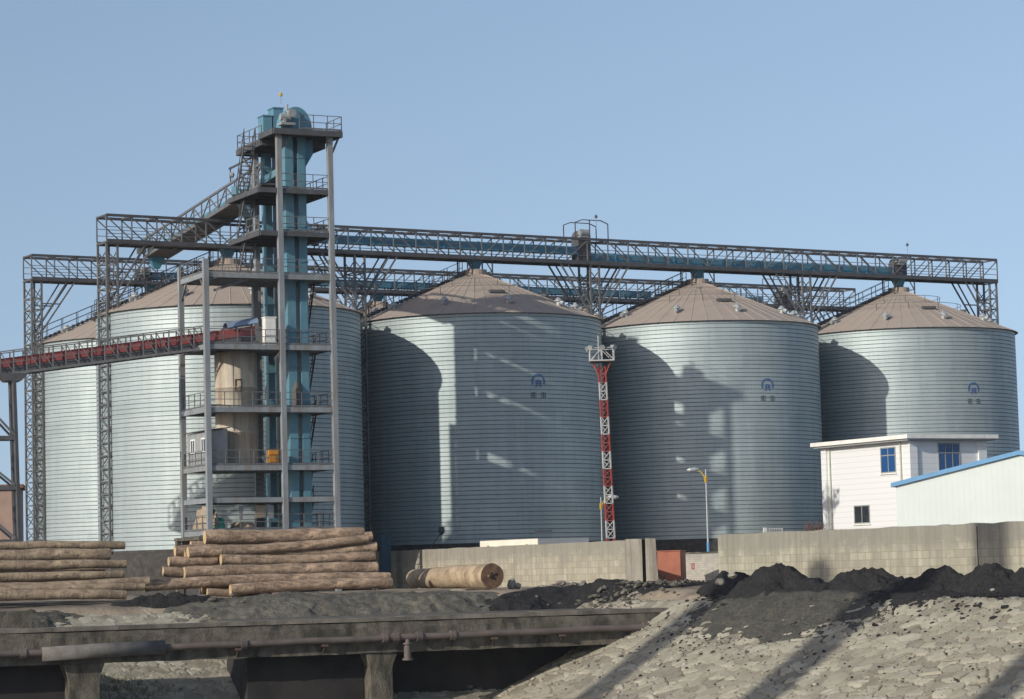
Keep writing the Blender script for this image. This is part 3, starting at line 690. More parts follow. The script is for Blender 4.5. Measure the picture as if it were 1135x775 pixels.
for k in range(6):
    a0=math.pi*k/6; a1=math.pi*(k+1)/6
    P_=lambda s,a,dz: KP(s,.75*math.cos(a),1.2+dz+.42*math.sin(a))
    m.hexa([P_(-1.2,a0,0),P_(-3.4,a0,.1),P_(-3.4,a1,.1),P_(-1.2,a1,0),P_(-1.2,a0,.03),P_(-3.4,a0,.13),P_(-3.4,a1,.13),P_(-1.2,a1,.03)])
m.build('head_hood',mat('pale_blue_sheet',(.22,.29,.40),.5,.2,.12,1),rc)
m=MB()
for s in (-1.2,-2.2,-3.3): m.bar(KP(s,-.8,.0),KP(s,-.8,1.3),.09); m.bar(KP(s,-.8,1.3),KP(s+.8,-.8,.1),.07)
m.build('head_frame',RED,rc)
# trestle at far left
tq=at(15,600,172.5); QF=Fr((tq.x,tq.y,0),math.atan2(-dirk.y,-dirk.x))
tr=thing('conveyor_trestle','dark steel trestle at the left edge holding up the red conveyor','trestle',(tq.x,tq.y,-1.2))
ztop=at(15,413,172.5).z-.1
for u in (0,-3.6):
    for v in (-.75,.75):
        MB().bar(QF(u+(.35 if u==0 else -.0),v*1.1,-1.2),QF(u,v,ztop),.3,.22).build('leg',DKSTEEL,tr)
zs=[-.5,2.8,6.3,9.6]
for i,z in enumerate(zs):
    for v in (-.78,.78): MB().bar(QF(-3.6,v,z),QF(.1,v,z),.22,.26).build('cross_beam',DKSTEEL,tr)
    for u in (0,-3.6): MB().bar(QF(u,-.8,z),QF(u,.8,z),.18).build('cross_beam',DKSTEEL,tr)
    z2=zs[i+1] if i<3 else ztop
    for v in (-.78,.78): MB().bar(QF(.0,v,z+.2),QF(-3.6,v,z2-.1),.14).build('diagonal_brace',STEEL,tr)
m=MB(); m.hexa([QF(-.5,-.9,ztop-.5),QF(.5,-.9,ztop-.5),QF(.5,.9,ztop-.5),QF(-.5,.9,ztop-.5),QF(-1,-.95,ztop),QF(1,-.95,ztop),QF(1,.95,ztop),QF(-1,.95,ztop)]); m.build('saddle',DKSTEEL,tr)

# ================================================================== TERRAIN
T1=Vector((17.5,123,0)); e1=GF.e; n1=GF.n
DK=R_(20); pl=at(0,697,125); DF=Fr((pl.x,pl.y,0),DK)      # quay walkway frame: u along, v back
def q1(x,y): return -((x-T1.x)*e1.x+(y-T1.y)*e1.y)         # distance out over the right-hand slope
def t2(x,y): return -((x-DF.o.x)*DF.n.x+(y-DF.o.y)*DF.n.y)  # distance in front of the walkway line (v = -t)
TOP2=-11.2
def hslope(x,y): return np.maximum(-1.75-.5*q1(x,y), -1.85-.5*(t2(x,y)-TOP2))
def plateau(x,y):
    back=np.clip((y-132)/11,0,1); return -1.72+.64*back+ .0*x
def hgt(x,y): return np.maximum(np.minimum(plateau(x,y),hslope(x,y)),-9.5)
def nz(p,s,o=4):
    v=0;a=1;f=s
    for _ in range(o): v+=a*noise.noise(Vector((p[0]*f,p[1]*f,p[2]*f))); a*=.5; f*=2.1
    return v
def axis(lo,hi,st,far):
    a=list(np.arange(lo,hi+1e-6,st)); d=st; x=hi
    while x<far: d*=1.5; x+=d; a.append(x)
    d=st; x=lo; b=[]
    while x>-far: d*=1.5; x-=d; b.append(x)
    return np.array(b[::-1]+a)
xs=axis(-45,45,.6,6000); ys=axis(85,185,.6,6000)
X,Y=np.meshgrid(xs,ys); Zh=hgt(X,Y)-.0
vs=[]
for x,y,z in zip(X.ravel(),Y.ravel(),Zh.ravel()):
    if abs(x)<46 and 84<y<186 and z>-2: z=z+.10*nz((x,y,0),.35)
    vs.append((x,y,z-.12 if z<-1.9 else z))
nx=len(xs); fs=[(j*nx+i,j*nx+i+1,(j+1)*nx+i+1,(j+1)*nx+i) for j in range(len(ys)-1) for i in range(nx-1)]
GROUNDM=mat('sandy_yard_ground',(.31,.25,.18),.95,0,.22,.7,(.075,.07,.065),.16,.95,bump=.06,bscale=5,spec=.2)
m=MB(); m.v=vs; m.f=fs; m.m=[0]*len(fs)
g=m.build('ground',GROUNDM,None,True); tag(g,'sandy coal-stained ground of the quay yard',None,None,'structure')
m=MB(); m.add([(-6000,-3000,-8.2),(6000,-3000,-8.2),(6000,150,-8.2),(-6000,150,-8.2)],[(0,1,2,3)])
WATER=mat('harbour_water',(.05,.06,.055),.12,0,.1,.3,bump=.05,bscale=1.2); wt=m.build('water',WATER); tag(wt,'calm murky harbour water',None,None,'structure')

# stone pitching on both slopes: every stone modelled in one continuous sheet
st=.06
gx=np.arange(-40,34,st); gy=np.arange(92,152,st); X,Y=np.meshgrid(gx,gy); H=hslope(X,Y)
P1h=-1.75-.5*q1(X,Y); P2h=-1.85-.5*(t2(X,Y)-TOP2); is1=P1h>P2h
a=np.where(is1,(X-T1.x)*n1.x+(Y-T1.y)*n1.y,(X-DF.o.x)*DF.e.x+(Y-DF.o.y)*DF.e.y+300)
b=np.where(is1,q1(X,Y),t2(X,Y)+300)
rng=np.random.default_rng(3)
def vnoise(x,y,seed):                                      # smooth value noise
    r=np.random.default_rng(seed).random((64,64)); xi=np.floor(x).astype(int); yi=np.floor(y).astype(int); fx=x-xi; fy=y-yi
    fx=fx*fx*(3-2*fx); fy=fy*fy*(3-2*fy); g=lambda i,j: r[i%64,j%64]
    return (g(xi,yi)*(1-fx)+g(xi+1,yi)*fx)*(1-fy)+(g(xi,yi+1)*(1-fx)+g(xi+1,yi+1)*fx)*fy
aw=a+.55*(vnoise(a*1.5,b*1.5,1)-.5)+.2*(vnoise(a*4,b*4,3)-.5); bw=b+.42*(vnoise(a*1.5+9,b*1.5,2)-.5)+.15*(vnoise(a*4+5,b*4,4)-.5)
U=aw/np.where(is1,.95,.6); V=bw/np.where(is1,.52,.35)
jit=np.random.default_rng(5).random((97,97,4))
F1=np.full(U.shape,9.); F2=np.full(U.shape,9.); ID=np.zeros(U.shape+(2,)); OFF=np.zeros(U.shape+(2,))
ui=np.floor(U).astype(int); vi=np.floor(V).astype(int)
for di in (-1,0,1):
    for dj in (-1,0,1):
        ci=ui+di; cj=vi+dj; r=jit[ci%97,cj%97]; px=ci+.04+.92*r[...,0]; py=cj+.04+.92*r[...,1]
        d=np.hypot((U-px),(V-py)); nb=d<F1
        F2=np.where(nb,F1,np.minimum(F2,d)); ID=np.where(nb[...,None],r[...,2:],ID); OFF=np.where(nb[...,None],np.stack([U-px,V-py],-1),OFF); F1=np.where(nb,d,F1)
edge=F2-F1
fill=vnoise(a*.22,b*.22,7)                                   # mortar fill differs from place to place
joint=np.clip((edge-.025)/(.05+.06*ID[...,1]),0,1)
stoneh=(ID[...,0]-.5)*.07+OFF[...,0]*(ID[...,1]-.5)*.05+OFF[...,1]*(ID[...,0]-.6)*.05
jd=.02+.30*np.clip(fill*2-.5,0,1)*np.clip(ID[...,1]*2-.8,0,1)
fine=.05*(vnoise(X*.5,Y*.5,13)-.5)+.012*(vnoise(X*3.1,Y*3.1,11)-.5)+.012*(vnoise(X*7.3,Y*7.3,12)-.5)
Zs=H+.10+stoneh*joint-jd*(1-joint)+fine
top=np.clip((-1.70-H)/.25,0,1); Zs=np.where(H>-1.7,H-.25,Zs-.12*(1-top))
keep=(H<-1.55)&(H>-8.6)&(np.abs(X)<.215*Y+2.5)
kc=keep[:-1,:-1]&keep[1:,:-1]&keep[:-1,1:]&keep[1:,1:]
idx=-np.ones(X.shape,int); used=np.zeros(X.shape,bool)
used[:-1,:-1]|=kc; used[1:,:-1]|=kc; used[:-1,1:]|=kc; used[1:,1:]|=kc
idx[used]=np.arange(used.sum())
co=np.stack([X[used],Y[used],Zs[used]],-1)
jj,ii=np.nonzero(kc); quads=np.stack([idx[jj,ii],idx[jj,ii+1],idx[jj+1,ii+1],idx[jj+1,ii]],-1)
me=bpy.data.meshes.new('stone_embankment'); me.vertices.add(len(co)); me.vertices.foreach_set('co',co.ravel())
me.loops.add(quads.size); me.loops.foreach_set('vertex_index',quads.ravel().astype(np.int32)); me.polygons.add(len(quads)); me.polygons.foreach_set('loop_start',np.arange(0,quads.size,4,dtype=np.int32))
at1=me.attributes.new('stone_tone','FLOAT','POINT'); at1.data.foreach_set('value',(ID[...,0]*.6+.4*ID[...,1])[used].astype(np.float32))
at2=me.attributes.new('joint','FLOAT','POINT'); at2.data.foreach_set('value',(joint)[used].astype(np.float32))
me.update(calc_edges=True); me.validate()
me.polygons.foreach_set('use_smooth',np.ones(len(quads),bool))
STONE=bpy.data.materials.new('pitched_stone'); STONE.use_nodes=True
t=STONE.node_tree; N=t.nodes; L=t.links; bs=N['Principled BSDF']; bs.inputs['Roughness'].default_value=.95; bs.inputs['Specular IOR Level'].default_value=.2
A1=N.new('ShaderNodeAttribute'); A1.attribute_name='stone_tone'; A2=N.new('ShaderNodeAttribute'); A2.attribute_name='joint'
r1=N.new('ShaderNodeValToRGB'); el=r1.color_ramp.elements; el[0].position=.15; el[0].color=(.235,.213,.165,1); el[1].position=.85; el[1].color=(.385,.355,.275,1)
k=el.new(.5); k.color=(.315,.29,.225,1); L.new(A1.outputs['Fac'],r1.inputs[0])
tc=N.new('ShaderNodeTexCoord'); nn=N.new('ShaderNodeTexNoise'); nn.inputs['Scale'].default_value=1.1; nn.inputs['Detail'].default_value=10; nn.inputs['Roughness'].default_value=.65; L.new(tc.outputs['Object'],nn.inputs['Vector'])
r3=N.new('ShaderNodeValToRGB'); r3.color_ramp.elements[0].position=.35; r3.color_ramp.elements[0].color=(.82,.81,.79,1); r3.color_ramp.elements[1].position=.65; r3.color_ramp.elements[1].color=(1.1,1.1,1.1,1); L.new(nn.outputs['Fac'],r3.inputs[0])
mu=N.new('ShaderNodeMix'); mu.data_type='RGBA'; mu.blend_type='MULTIPLY'; mu.inputs[0].default_value=1; L.new(r1.outputs[0],mu.inputs[6]); L.new(r3.outputs[0],mu.inputs[7])
mj=N.new('ShaderNodeMix'); mj.data_type='RGBA'; r4=N.new('ShaderNodeValToRGB'); r4.color_ramp.elements[0].position=.0; r4.color_ramp.elements[1].position=.45; L.new(A2.outputs['Fac'],r4.inputs[0])
L.new(r4.outputs[0],mj.inputs[0]); mj.inputs[6].default_value=(.12,.105,.085,1); L.new(mu.outputs[2],mj.inputs[7]); L.new(mj.outputs[2],bs.inputs['Base Color'])
bp=N.new('ShaderNodeBump'); bp.inputs['Distance'].default_value=.014; n5=N.new('ShaderNodeTexNoise'); n5.inputs['Scale'].default_value=9; n5.inputs['Detail'].default_value=8; L.new(tc.outputs['Object'],n5.inputs['Vector']); L.new(n5.outputs['Fac'],bp.inputs['Height']); L.new(bp.outputs[0],bs.inputs['Normal'])
me.materials.append(STONE); emb=bpy.data.objects.new('stone_embankment',me); COL.objects.link(emb); tag(emb,'pale stone-pitched embankment sloping to the water',None,None,'structure')

def gz(x,y): return float(hgt(np.array(x),np.array(y)))
# heaps of coal, gravel
def heap(name,c,rx,ry,h,ang,mt,label,cat,seed,rough=.25,group=None,fol=True,kind=None,n=110,rings=38,lump=.15):
    m=MB(); ca,sa=math.cos(ang),math.sin(ang); vs=[]; fs=[]
    zc=gz(c[0],c[1])
    for i in range(rings+1):
        f=i/rings
        for k in range(n):
            a=2*math.pi*k/n; w=1+.30*nz((math.cos(a)*1.2+seed*3.7,math.sin(a)*1.2,seed),1,3)
            x=rx*f*w*math.cos(a); y=ry*f*w*math.sin(a); X_=c[0]+x*ca-y*sa; Y_=c[1]+x*sa+y*ca
            b=gz(X_,Y_) if fol else zc
            prof=(.5*(1-f)+.5*math.cos(f*math.pi/2)**1.3)*(1-.18*math.exp(-(f/.12)**2))
            hh=h*prof*(1+rough*nz((X_,Y_,seed),.6,3))+(lump*1.2*nz((X_,Y_,seed+9),1.9,6)+.05*abs(nz((X_,Y_,seed+3),4.5,3)))*min(1,4*(1-f)+.25)
            vs.append((X_,Y_,b+hh-.12*(f>.97)-.02))
    for i in range(rings):
        for k in range(n): fs.append((i*n+k,i*n+(k+1)%n,(i+1)*n+(k+1)%n,(i+1)*n+k))
    m.add(vs,fs); o=solo(m,name,mt,label,cat,(c[0],c[1],zc),group,True)
    if kind: o['kind']=kind
    return o
def gpt(u,v,D): p=at(u,v,D); return (p.x,p.y)
ca=math.atan2(-N_ROW.y,-N_ROW.x)
HE=[((862,650),134.0,4.23,2.56,1.66,'highest coal heap, at left end of the row before the wall'),
    ((815,650),137.5,2.8,1.8,1.3,'low coal heap sloping down beside the red box'),
    ((957,650),129.4,4.05,2.24,1.47,'broad coal heap below the middle of the long wall'),
    ((912,652),130.8,2.76,1.92,1.00,'small coal heap between the tallest and the broad heap'),
    ((1000,650),127.6,2.39,1.92,1.09,'small coal heap right of the broad heap'),
    ((1040,648),126.2,2.94,1.92,1.52,'coal heap in front of the dark vertical joint in the wall'),
    ((1098,648),123.5,2.76,1.92,1.52,'coal heap with shadow across it near right edge'),
    ((1150,650),121.2,3.13,2.08,1.28,'coal heap cut by the right edge of the picture')]
for i,((u,v),D,rx,ry,h,lab) in enumerate(HE): heap('coal_heap',gpt(u,v,D),rx,ry,h,ca,COALM,lab,'coal heap',i+2,.3,'coal heaps along the wall')
def pslope(u,v):      # point of the pitched slope seen at a pixel
    d=ray(u,v); lo,hi=90.,160.
    for _ in range(50):
        mid=(lo+hi)/2; p=d*(mid/d.y)
        if p.z>gz(p.x,p.y): lo=mid
        else: hi=mid
    return d*(lo/d.y)
DUSTG=mat('dusty_gravel',(.135,.125,.10),.95,0,.4,3,(.065,.06,.052),.8,.8,bump=.06,bscale=8,spec=.2)
q=pslope(935,668); heap('coal_spread',gpt(1000,660,124.5),10.5,2.3,.28,ca,COALM,'black coal dust covering the ground under the heaps','coal',61,.5,None,True,'stuff',110,24,.10)
q=pslope(880,672); heap('gravel_spill',(q.x,q.y),8.5,4.2,.42,ca,GRAV,'grey gravel spilled over the top of the embankment','gravel',21,.5,None,True,'stuff',90,30,.13)
q=pslope(985,664); heap('coal_spill',(q.x,q.y),5,1.1,.22,ca,COALM,'black coal dust spilled along the top of embankment','coal',27,.5,None,True,'stuff',80,24,.14)
for i,(u,v,D,rx,ry,h,mt,lab) in enumerate(((345,668,141,7.5,3.2,.65,DUSTG,'grey gravel heap before the right log stack'),(480,664,143.5,6.5,2.8,.6,DUSTG,'grey gravel heap before the huge log'),
      (575,655,145,3.2,1.6,.75,COALM,'small black coal heap below the end of the huge log'),(655,662,147,5.5,2.6,.45,COALM,'low black coal heap before the corner of the wall'),(740,668,145,5,2.6,.3,COALM,'flat coal spill in front of the red box'),
      (185,659,141,3.2,1.3,.55,COALM,'coal heap between the two log stacks'),(30,682,136,3,1.6,.3,GRAV,'thin gravel spill at the left edge'))):
    heap('gravel_heap' if mt in (GRAV,DUSTG) else 'coal_heap',gpt(u,v,D),rx,ry,h,DK,mt,lab,'gravel heap' if mt in (GRAV,DUSTG) else 'coal heap',31+i,.45,None,True,None,72,24,.14)

def lumps(name,region,cnt,r0,r1,mt,label,cat,seed):
    rg=random.Random(seed); m=MB()
    base=[Vector((math.cos(a)*math.cos(b),math.sin(a)*math.cos(b),math.sin(b))) for a,b in [(k*1.257,.45) for k in range(5)]+[(k*1.257+.63,-.45) for k in range(5)]]+[Vector((0,0,1)),Vector((0,0,-1))]
    tri=[(10,k,(k+1)%5) for k in range(5)]+[(11,5+(k+1)%5,5+k) for k in range(5)]+[(k,5+k,(k+1)%5) for k in range(5)]+[((k+1)%5,5+k,5+(k+1)%5) for k in range(5)]
    for _ in range(cnt):
        x,y,dz=region(rg); r=r0*(r1/r0)**(rg.random()**2.2); z=gz(x,y)+dz+r*.25; q=[rg.uniform(.6,1.3) for _ in range(12)]; sx_,sy_,sz_=rg.uniform(.8,1.5),rg.uniform(.7,1.2),rg.uniform(.5,.9)
        m.add([(x+p.x*r*w*sx_,y+p.y*r*w*sy_,z+p.z*r*w*sz_) for p,w in zip(base,q)],tri)
    c=region(random.Random(1)); o=solo(m,name,mt,label,cat,(c[0],c[1],gz(c[0],c[1]))); o['kind']='stuff'; return o
def along(pxs,ys,spread,dz=.0):
    P=[pslope(a,b) for a,b in zip(pxs,ys)]
    def f(rg):
        k=rg.random()*(len(P)-1); i=int(k); p=P[i].lerp(P[min(i+1,len(P)-1)],k-i); return p.x+rg.gauss(0,spread),p.y+rg.gauss(0,spread),dz
    return f
lumps('coal_lumps',along((775,830,900,980,1060,1130),(672,668,668,664,664,664),1.5,.05),1500,.04,.17,COALM,'loose lumps of coal along the top of the embankment','coal',5)
lumps('loose_stones',along((560,640,720,800,900,1000,1130),(760,745,730,725,735,735,740),2.6,.08),500,.04,.17,RUBBLE,'loose stones scattered on the pitched embankment','stones',6)
lumps('coal_crumbs',along((680,760,860,1000,1100),(730,715,712,720,725),3.0,.08),320,.035,.10,COALM,'dark crumbs of coal rolled down the embankment','coal',7)
lumps('gravel_crumbs',along((770,800,850,900,950),(690,702,700,698,688),1.3,.06),900,.03,.11,GRAV,'grey gravel crumbs fading out down the embankment','gravel',9)
_P=[gpt(a,b,c_) for a,b,c_ in ((250,672,139),(350,676,139),(480,672,140),(600,668,142),(700,665,144),(770,668,142))]
def _reg(rg):
    k=rg.random()*(len(_P)-1); i=int(k); t_=k-i; a,b=_P[i],_P[min(i+1,len(_P)-1)]; return a[0]+(b[0]-a[0])*t_+rg.gauss(0,1.5),a[1]+(b[1]-a[1])*t_+rg.gauss(0,1.8),.25
lumps('quay_debris',_reg,900,.05,.2,DUSTG,'grey broken stone littering the quay','debris',8)
# ================================================================== WALLS
def prism_wall(name,a,b,th,zb,zt,mt,label,cap=None):
    a=Vector((a.x,a.y,0)); b=Vector((b.x,b.y,0)); F=Fr(a,math.atan2((b-a).y,(b-a).x)); Lw=(b-a).length
    r=thing(name,label,'wall',F(Lw/2,0,zb))
    return r,F,Lw
# wall A runs from its near corner away to the left, along the rusty pipe
A0=at(694,640,160.5); A1=at(432,640,191); ax=(A1-A0); ax.z=0; ax.normalize()
BLK=block_mat('concrete_block_wall',(.39,.355,.27),(.26,.23,.175),.62,.40,(.15,.13,.105),ax)
r,F,Lw=prism_wall('block_wall',A0,A1,.4,-1.5,1.75,None,'stained concrete block wall behind the huge log')
zt0=at(694,599,160.5).z; zt1=at(432,611,191).z
def wallmesh(F,L0,L1,th,zb,z0,z1,n=40,seed=1):
    m=MB(); vs=[];fs=[]
    for k in range(n+1):
        u=L0+(L1-L0)*k/n; zt=z0+(z1-z0)*k/n+.05*nz((u,seed,0),.9,3)
        for v,z in ((0,zb),(0,zt),(-th,zt),(-th,zb)): vs.append(F(u,v,z))
    for k in range(n):
        o=k*4; 
        for j in range(4): fs.append((o+j,o+4+j,o+4+(j+1)%4,o+(j+1)%4))
    fs.append((3,2,1,0)); fs.append((n*4,n*4+1,n*4+2,n*4+3)); return m.add(vs,fs)
wallmesh(F,0,Lw+4,.45,-1.8,zt0,zt1).build('wall_panel',BLK,r)
# end pier of wall A with a groove, and the return beyond it
WC=mat('wall_concrete',(.36,.325,.265),.95,0,.14,1,(.13,.115,.09),1.2,.85,(2.6,2.6,.16),bump=.02)
A0b=at(694,640,160.4); F2=Fr((A0b.x,A0b.y,0),R_(-4)); ztp=at(700,597.5,160).z
m=MB(); m.box(F2,.02,1.02,-.1,.9,-1.8,ztp); m.build('end_pier',WC,r)
m=MB(); m.box(F2,1.03,1.22,.15,.8,-1.8,ztp-.05); m.build('pier_groove',DKCONC,r)
m=MB(); m.hexa([F2(1.23,-.02,-1.8),F2(2.0,.02,-1.8),F2(2.0,.8,-1.8),F2(1.23,.8,-1.8),F2(1.23,-.02,ztp+.02),F2(1.85,.02,ztp),F2(1.85,.8,ztp),F2(1.23,.8,ztp+.02)]); m.build('end_pier',WC,r)
# wall B, right
B0=at(797,640,149); B1=at(1160,640,127.5)
bx=(B1-B0); bx.z=0; bx.normalize()
BLK2=block_mat('concrete_block_wall_long',(.36,.335,.255),(.225,.205,.155),.62,.40,(.14,.125,.10),bx)
r2,FB,LB=prism_wall('long_block_wall',B0,B1,.4,-1.5,2,None,'long concrete block wall behind the coal heaps')
wallmesh(Fr(FB.o+FB.n*.45,math.atan2(bx.y,bx.x)),0,LB+6,.45,-1.8,at(797,592.5,149).z,at(1160,577,127.5).z,60,5).build('wall_panel',BLK2,r2)
# dark joint and downpipe stain
uj=FB.inv(at(1089,600,131.6))[0]
m=MB(); m.box(FB,uj-.03,uj+.03,-.012,.05,-1.5,at(1089,581,131.6).z-.1); m.build('wall_joint',DKCONC,r2)
# low pale wall and red booth in the gateway
L0=at(764,640,172.5); L1=at(800,640,170)
PALEB=block_mat('pale_brick_wall',(.43,.40,.34),(.33,.30,.25),.3,.14,(.28,.25,.2),(L1-L0).normalized())
lw=thing('low_brick_wall','low pale brick wall with a red mark beside the red box','wall',(L0.x+.8,L0.y,-1.5))
FL_=Fr((L0.x-.6,L0.y+.1,0),math.atan2((L1-L0).y,(L1-L0).x)); zl=at(780,613.5,171).z
MB().box(FL_,0,4.5,0,.3,-1.8,zl).build('wall_panel',PALEB,lw); MB().box(FL_,-.02,4.52,-.05,.35,zl,zl+.1).build('coping',CONC,lw)
m=MB(); uu=FL_.inv(at(769,628,171.6))[0]
for a0,b0_,c0,d0 in ((0,.1,-.3,.1),(.1,.3,.02,.1),(.1,.3,-.3,-.22),(.2,.3,-.22,.02)): m.box(FL_,uu-.15+a0,uu-.15+b0_,-.006,.0,.1+c0,.1+d0)
m.build('painted_mark',MASTRED,lw)
b_=at(755,652.5,166); FX=Fr((b_.x,b_.y,0),R_(-18)); zt=at(750,611,166).z
rb=thing('red_metal_booth','rust red metal box standing in the gap between the two walls','booth',(b_.x,b_.y,-1.5))
MB().box(FX,-1.5,0,0,1.4,-1.6,zt).build('booth_wall',REDBOX,rb)
m=MB()
for k in range(8):
    u=-1.45+.19*k; m.box(FX,u,u+.04,-.006,-.001,-1.5,zt-.05)
m.build('wall_rib',REDBOX,rb); MB().box(FX,-1.56,.06,-.06,1.46,zt,zt+.06).build('booth_roof',REDBOX,rb)
MB().box(FX,.001,.02,.3,1.1,-1.4,zt-.35).build('booth_door',REDBOX,rb)
# bicycle leaning behind the booth (only a wheel shows)
bq=at(735,645,164.5); m=MB()
def ringm(m,c,ax1,ax2,r,w,n=20):
    P=[c+ax1*r*math.cos(2*math.pi*k/n)+ax2*r*math.sin(2*math.pi*k/n) for k in range(n)]
    for k in range(n): m.bar(P[k],P[(k+1)%n],w)
bk=thing('bicycle','dark bicycle leaning in the gateway beside the red box','bicycle',(bq.x,bq.y,-1.5))
zv=Vector((0,0,1)); xv=FX.n*.96+FX.e*.2
for s in (0,1.05):
    m=MB(); c_=Vector((bq.x-.3,bq.y-.2,-1.15))+xv*s; ringm(m,c_,xv,zv,.33,.04); m.tube([c_-FX.e*.04,c_+FX.e*.04],.04,8)
    for k in range(6): m.bar(c_,c_+xv*.33*math.cos(k*1.05)+zv*.33*math.sin(k*1.05),.008)
    m.build('wheel',EMDK,bk)
m=MB(); c0=Vector((bq.x-.3,bq.y-.2,-1.15)); P=[c0,c0+xv*1.05,c0+xv*.45,c0+xv*.35+zv*.55,c0+xv*.85+zv*.55]
for a0,b0_ in ((0,2),(2,3),(3,0),(3,4),(2,4),(4,1)): m.bar(P[a0],P[b0_],.035)
m.bar(P[4],P[4]+zv*.2,.03); m.bar(P[4]+zv*.2-FX.e*.28,P[4]+zv*.2+FX.e*.28,.03); m.bar(P[3]+zv*.1-xv*.12,P[3]+zv*.1+xv*.14,.12,.05); m.build('bicycle_frame',EMDK,bk)
# flat box on wall A
w0=at(533,609,178); w1=at(597,607,172); FQ=Fr((w1.x,w1.y,0),math.atan2((w0-w1).y,(w0-w1).x)); zq0=at(560,610,175).z-.8; zq1=at(597,598.5,172).z+.08
wb=thing('flat_roof_hut','flat hut top above the block wall, painted cream where lit and grey where shaded','hut',(w1.x,w1.y,zq0))
Lq=math.hypot((w0-w1).x,(w0-w1).y)
MB().box(FQ,0,Lq,-4.0,0,zq0,zq1).build('hut_wall',mat('shaded_hut_render',(.45,.45,.44),.8,0,.08,1),wb); MB().box(FQ,-.001,Lq,.001,.06,zq0,zq1+.01).build('sunlit_hut_face',CREAM,wb)  # cream and grey paint in the lit and shaded sides of one box
m=MB()
for s in (.18,.85): m=MB(); c_=FQ(Lq*s,.06,(zq1+at(560,610,175).z)/2-.05); m.tube([c_,c_+FQ.n*.05],.07,8); m.build('fixing_bolt',DKSTEEL,wb)

# ================================================================== WHITE HOUSE and SHED
hc=at(1008,500,195); HF=Fr((hc.x,hc.y,0),R_(29)); zr=at(1009,482,195).z
hs=thing('white_house','white tiled two storey house with flat roof and blue windows','house',(hc.x,hc.y,-1.2))
TILE=bpy.data.materials.new('white_tile_courses'); TILE.use_nodes=True
t=TILE.node_tree; N=t.nodes; L=t.links; bs=N['Principled BSDF']; bs.inputs['Roughness'].default_value=.45
tc=N.new('ShaderNodeTexCoord'); sx=N.new('ShaderNodeSeparateXYZ'); L.new(tc.outputs['Object'],sx.inputs[0])
f=N.new('ShaderNodeMath'); f.operation='MULTIPLY'; f.inputs[1].default_value=1/.42; L.new(sx.outputs[2],f.inputs[0]); f2=N.new('ShaderNodeMath'); f2.operation='FRACT'; L.new(f.outputs[0],f2.inputs[0])
rr_=N.new('ShaderNodeValToRGB'); rr_.color_ramp.elements[0].position=.0; rr_.color_ramp.elements[0].color=(.60,.59,.57,1); rr_.color_ramp.elements[1].position=.22; rr_.color_ramp.elements[1].color=(.72,.73,.73,1)
L.new(f2.outputs[0],rr_.inputs[0]); L.new(rr_.outputs[0],bs.inputs['Base Color'])
LU,LV=7.2,11.0
MB().box(HF,0,LU,0,LV,-1.6,zr-.45).build('house_wall',TILE,hs)
rf=MB().box(HF,-.75,LU+.7,-.75,LV+.6,zr-.30,zr).build('flat_roof',WHITE,hs)
m=MB(); m.box(HF,-.6,LU+.5,-.6,LV+.4,zr-.45,zr-.301); m.build('roof_soffit',SHEDG,rf)
for v,nm in ((LV-1.0,1),(1.0,2)):
    m=MB(); m.tube([HF(-.1,v,-1.4),HF(-.1,v,zr-.46)],.06,8); m.build('downpipe',mat('pale_green_pipe',(.45,.47,.36),.5,0,.1,2),hs)
for u in (0,LU-.75):
    m=MB(); m.box(HF,u-.08 if u<1 else u,u+.75 if u>1 else u+.62,-.16,-.001,-1.6,zr-.46); m.build('corner_pilaster',TILE,hs)
m=MB(); m.box(HF,-.16,-.001,LV-.62,LV+.05,-1.6,zr-.46); m.build('corner_pilaster',TILE,hs)
def window_u(F,hs,u0,u1,z0,z1,bars,trans,glass,v=0):      # in the face v = 0
    m=MB(); d0,d1=-.05,-.002
    for a0,b0_,c0,d_ in ((u0,u1,z0,z0+.09),(u0,u1,z1-.09,z1),(u0,u0+.08,z0+.09,z1-.09),(u1-.08,u1,z0+.09,z1-.09)): m.box(F,a0,b0_,d0,d1,c0,d_)
    for k in range(1,bars): x=u0+(u1-u0)*k/bars; m.box(F,x-.035,x+.035,d0,d1,z0+.09,z1-.09)
    if trans: m.box(F,u0+.08,u1-.08,d0-.002,d1,trans-.04,trans+.04)
    w=m.build('window',SHEDG,hs); MB().box(F,u0+.08,u1-.08,-.02,-.003,z0+.09,z1-.09).build('pane',glass,w)
    MB().box(F,u0-.1,u1+.1,-.12,-.001,z0-.1,z0-.002).build('sill',WHITE,w)
HS=Fr(HF(0,0,0),R_(29)+math.pi/2); HS2=lambda u,v,z: HF(-(-v) if False else v, u, z)   # left face: u runs back along the wall, v outward negative
zA=lambda y,D: at(1000,y,D).z
vwin=lambda px: max(.3,(HF.inv(Vector((0,0,0)))[1] if False else 0))
def face_v(px,y):      # distance back along the left face at a pixel
    d=ray(px,y); o=HF.o; nrm=HF.e; s=(o.dot(nrm))/(d.dot(nrm)); p=d*s; return HF.inv(p)[1],p.z
va,zt_=face_v(992.5,495); vb,zb_=face_v(977,525); window_u(HS2,hs,va,vb,zb_,zt_,2,zt_-.62,GLASS)
va,zt_=face_v(964,559.5); vb,zb_=face_v(947.5,581); window_u(HS2,hs,va,vb,zb_,zt_,2,None,DKGLASS)
def face_u(px,y):
    d=ray(px,y); s=HF.o.dot(HF.n)/d.dot(HF.n); p=d*s; return HF.inv(p)[0],p.z
ua,zt_=face_u(1039,491); ub,zb_=face_u(1064.5,524); window_u(HF,hs,ua,ub,zb_,zt_,3,zt_-.75,GLASS)
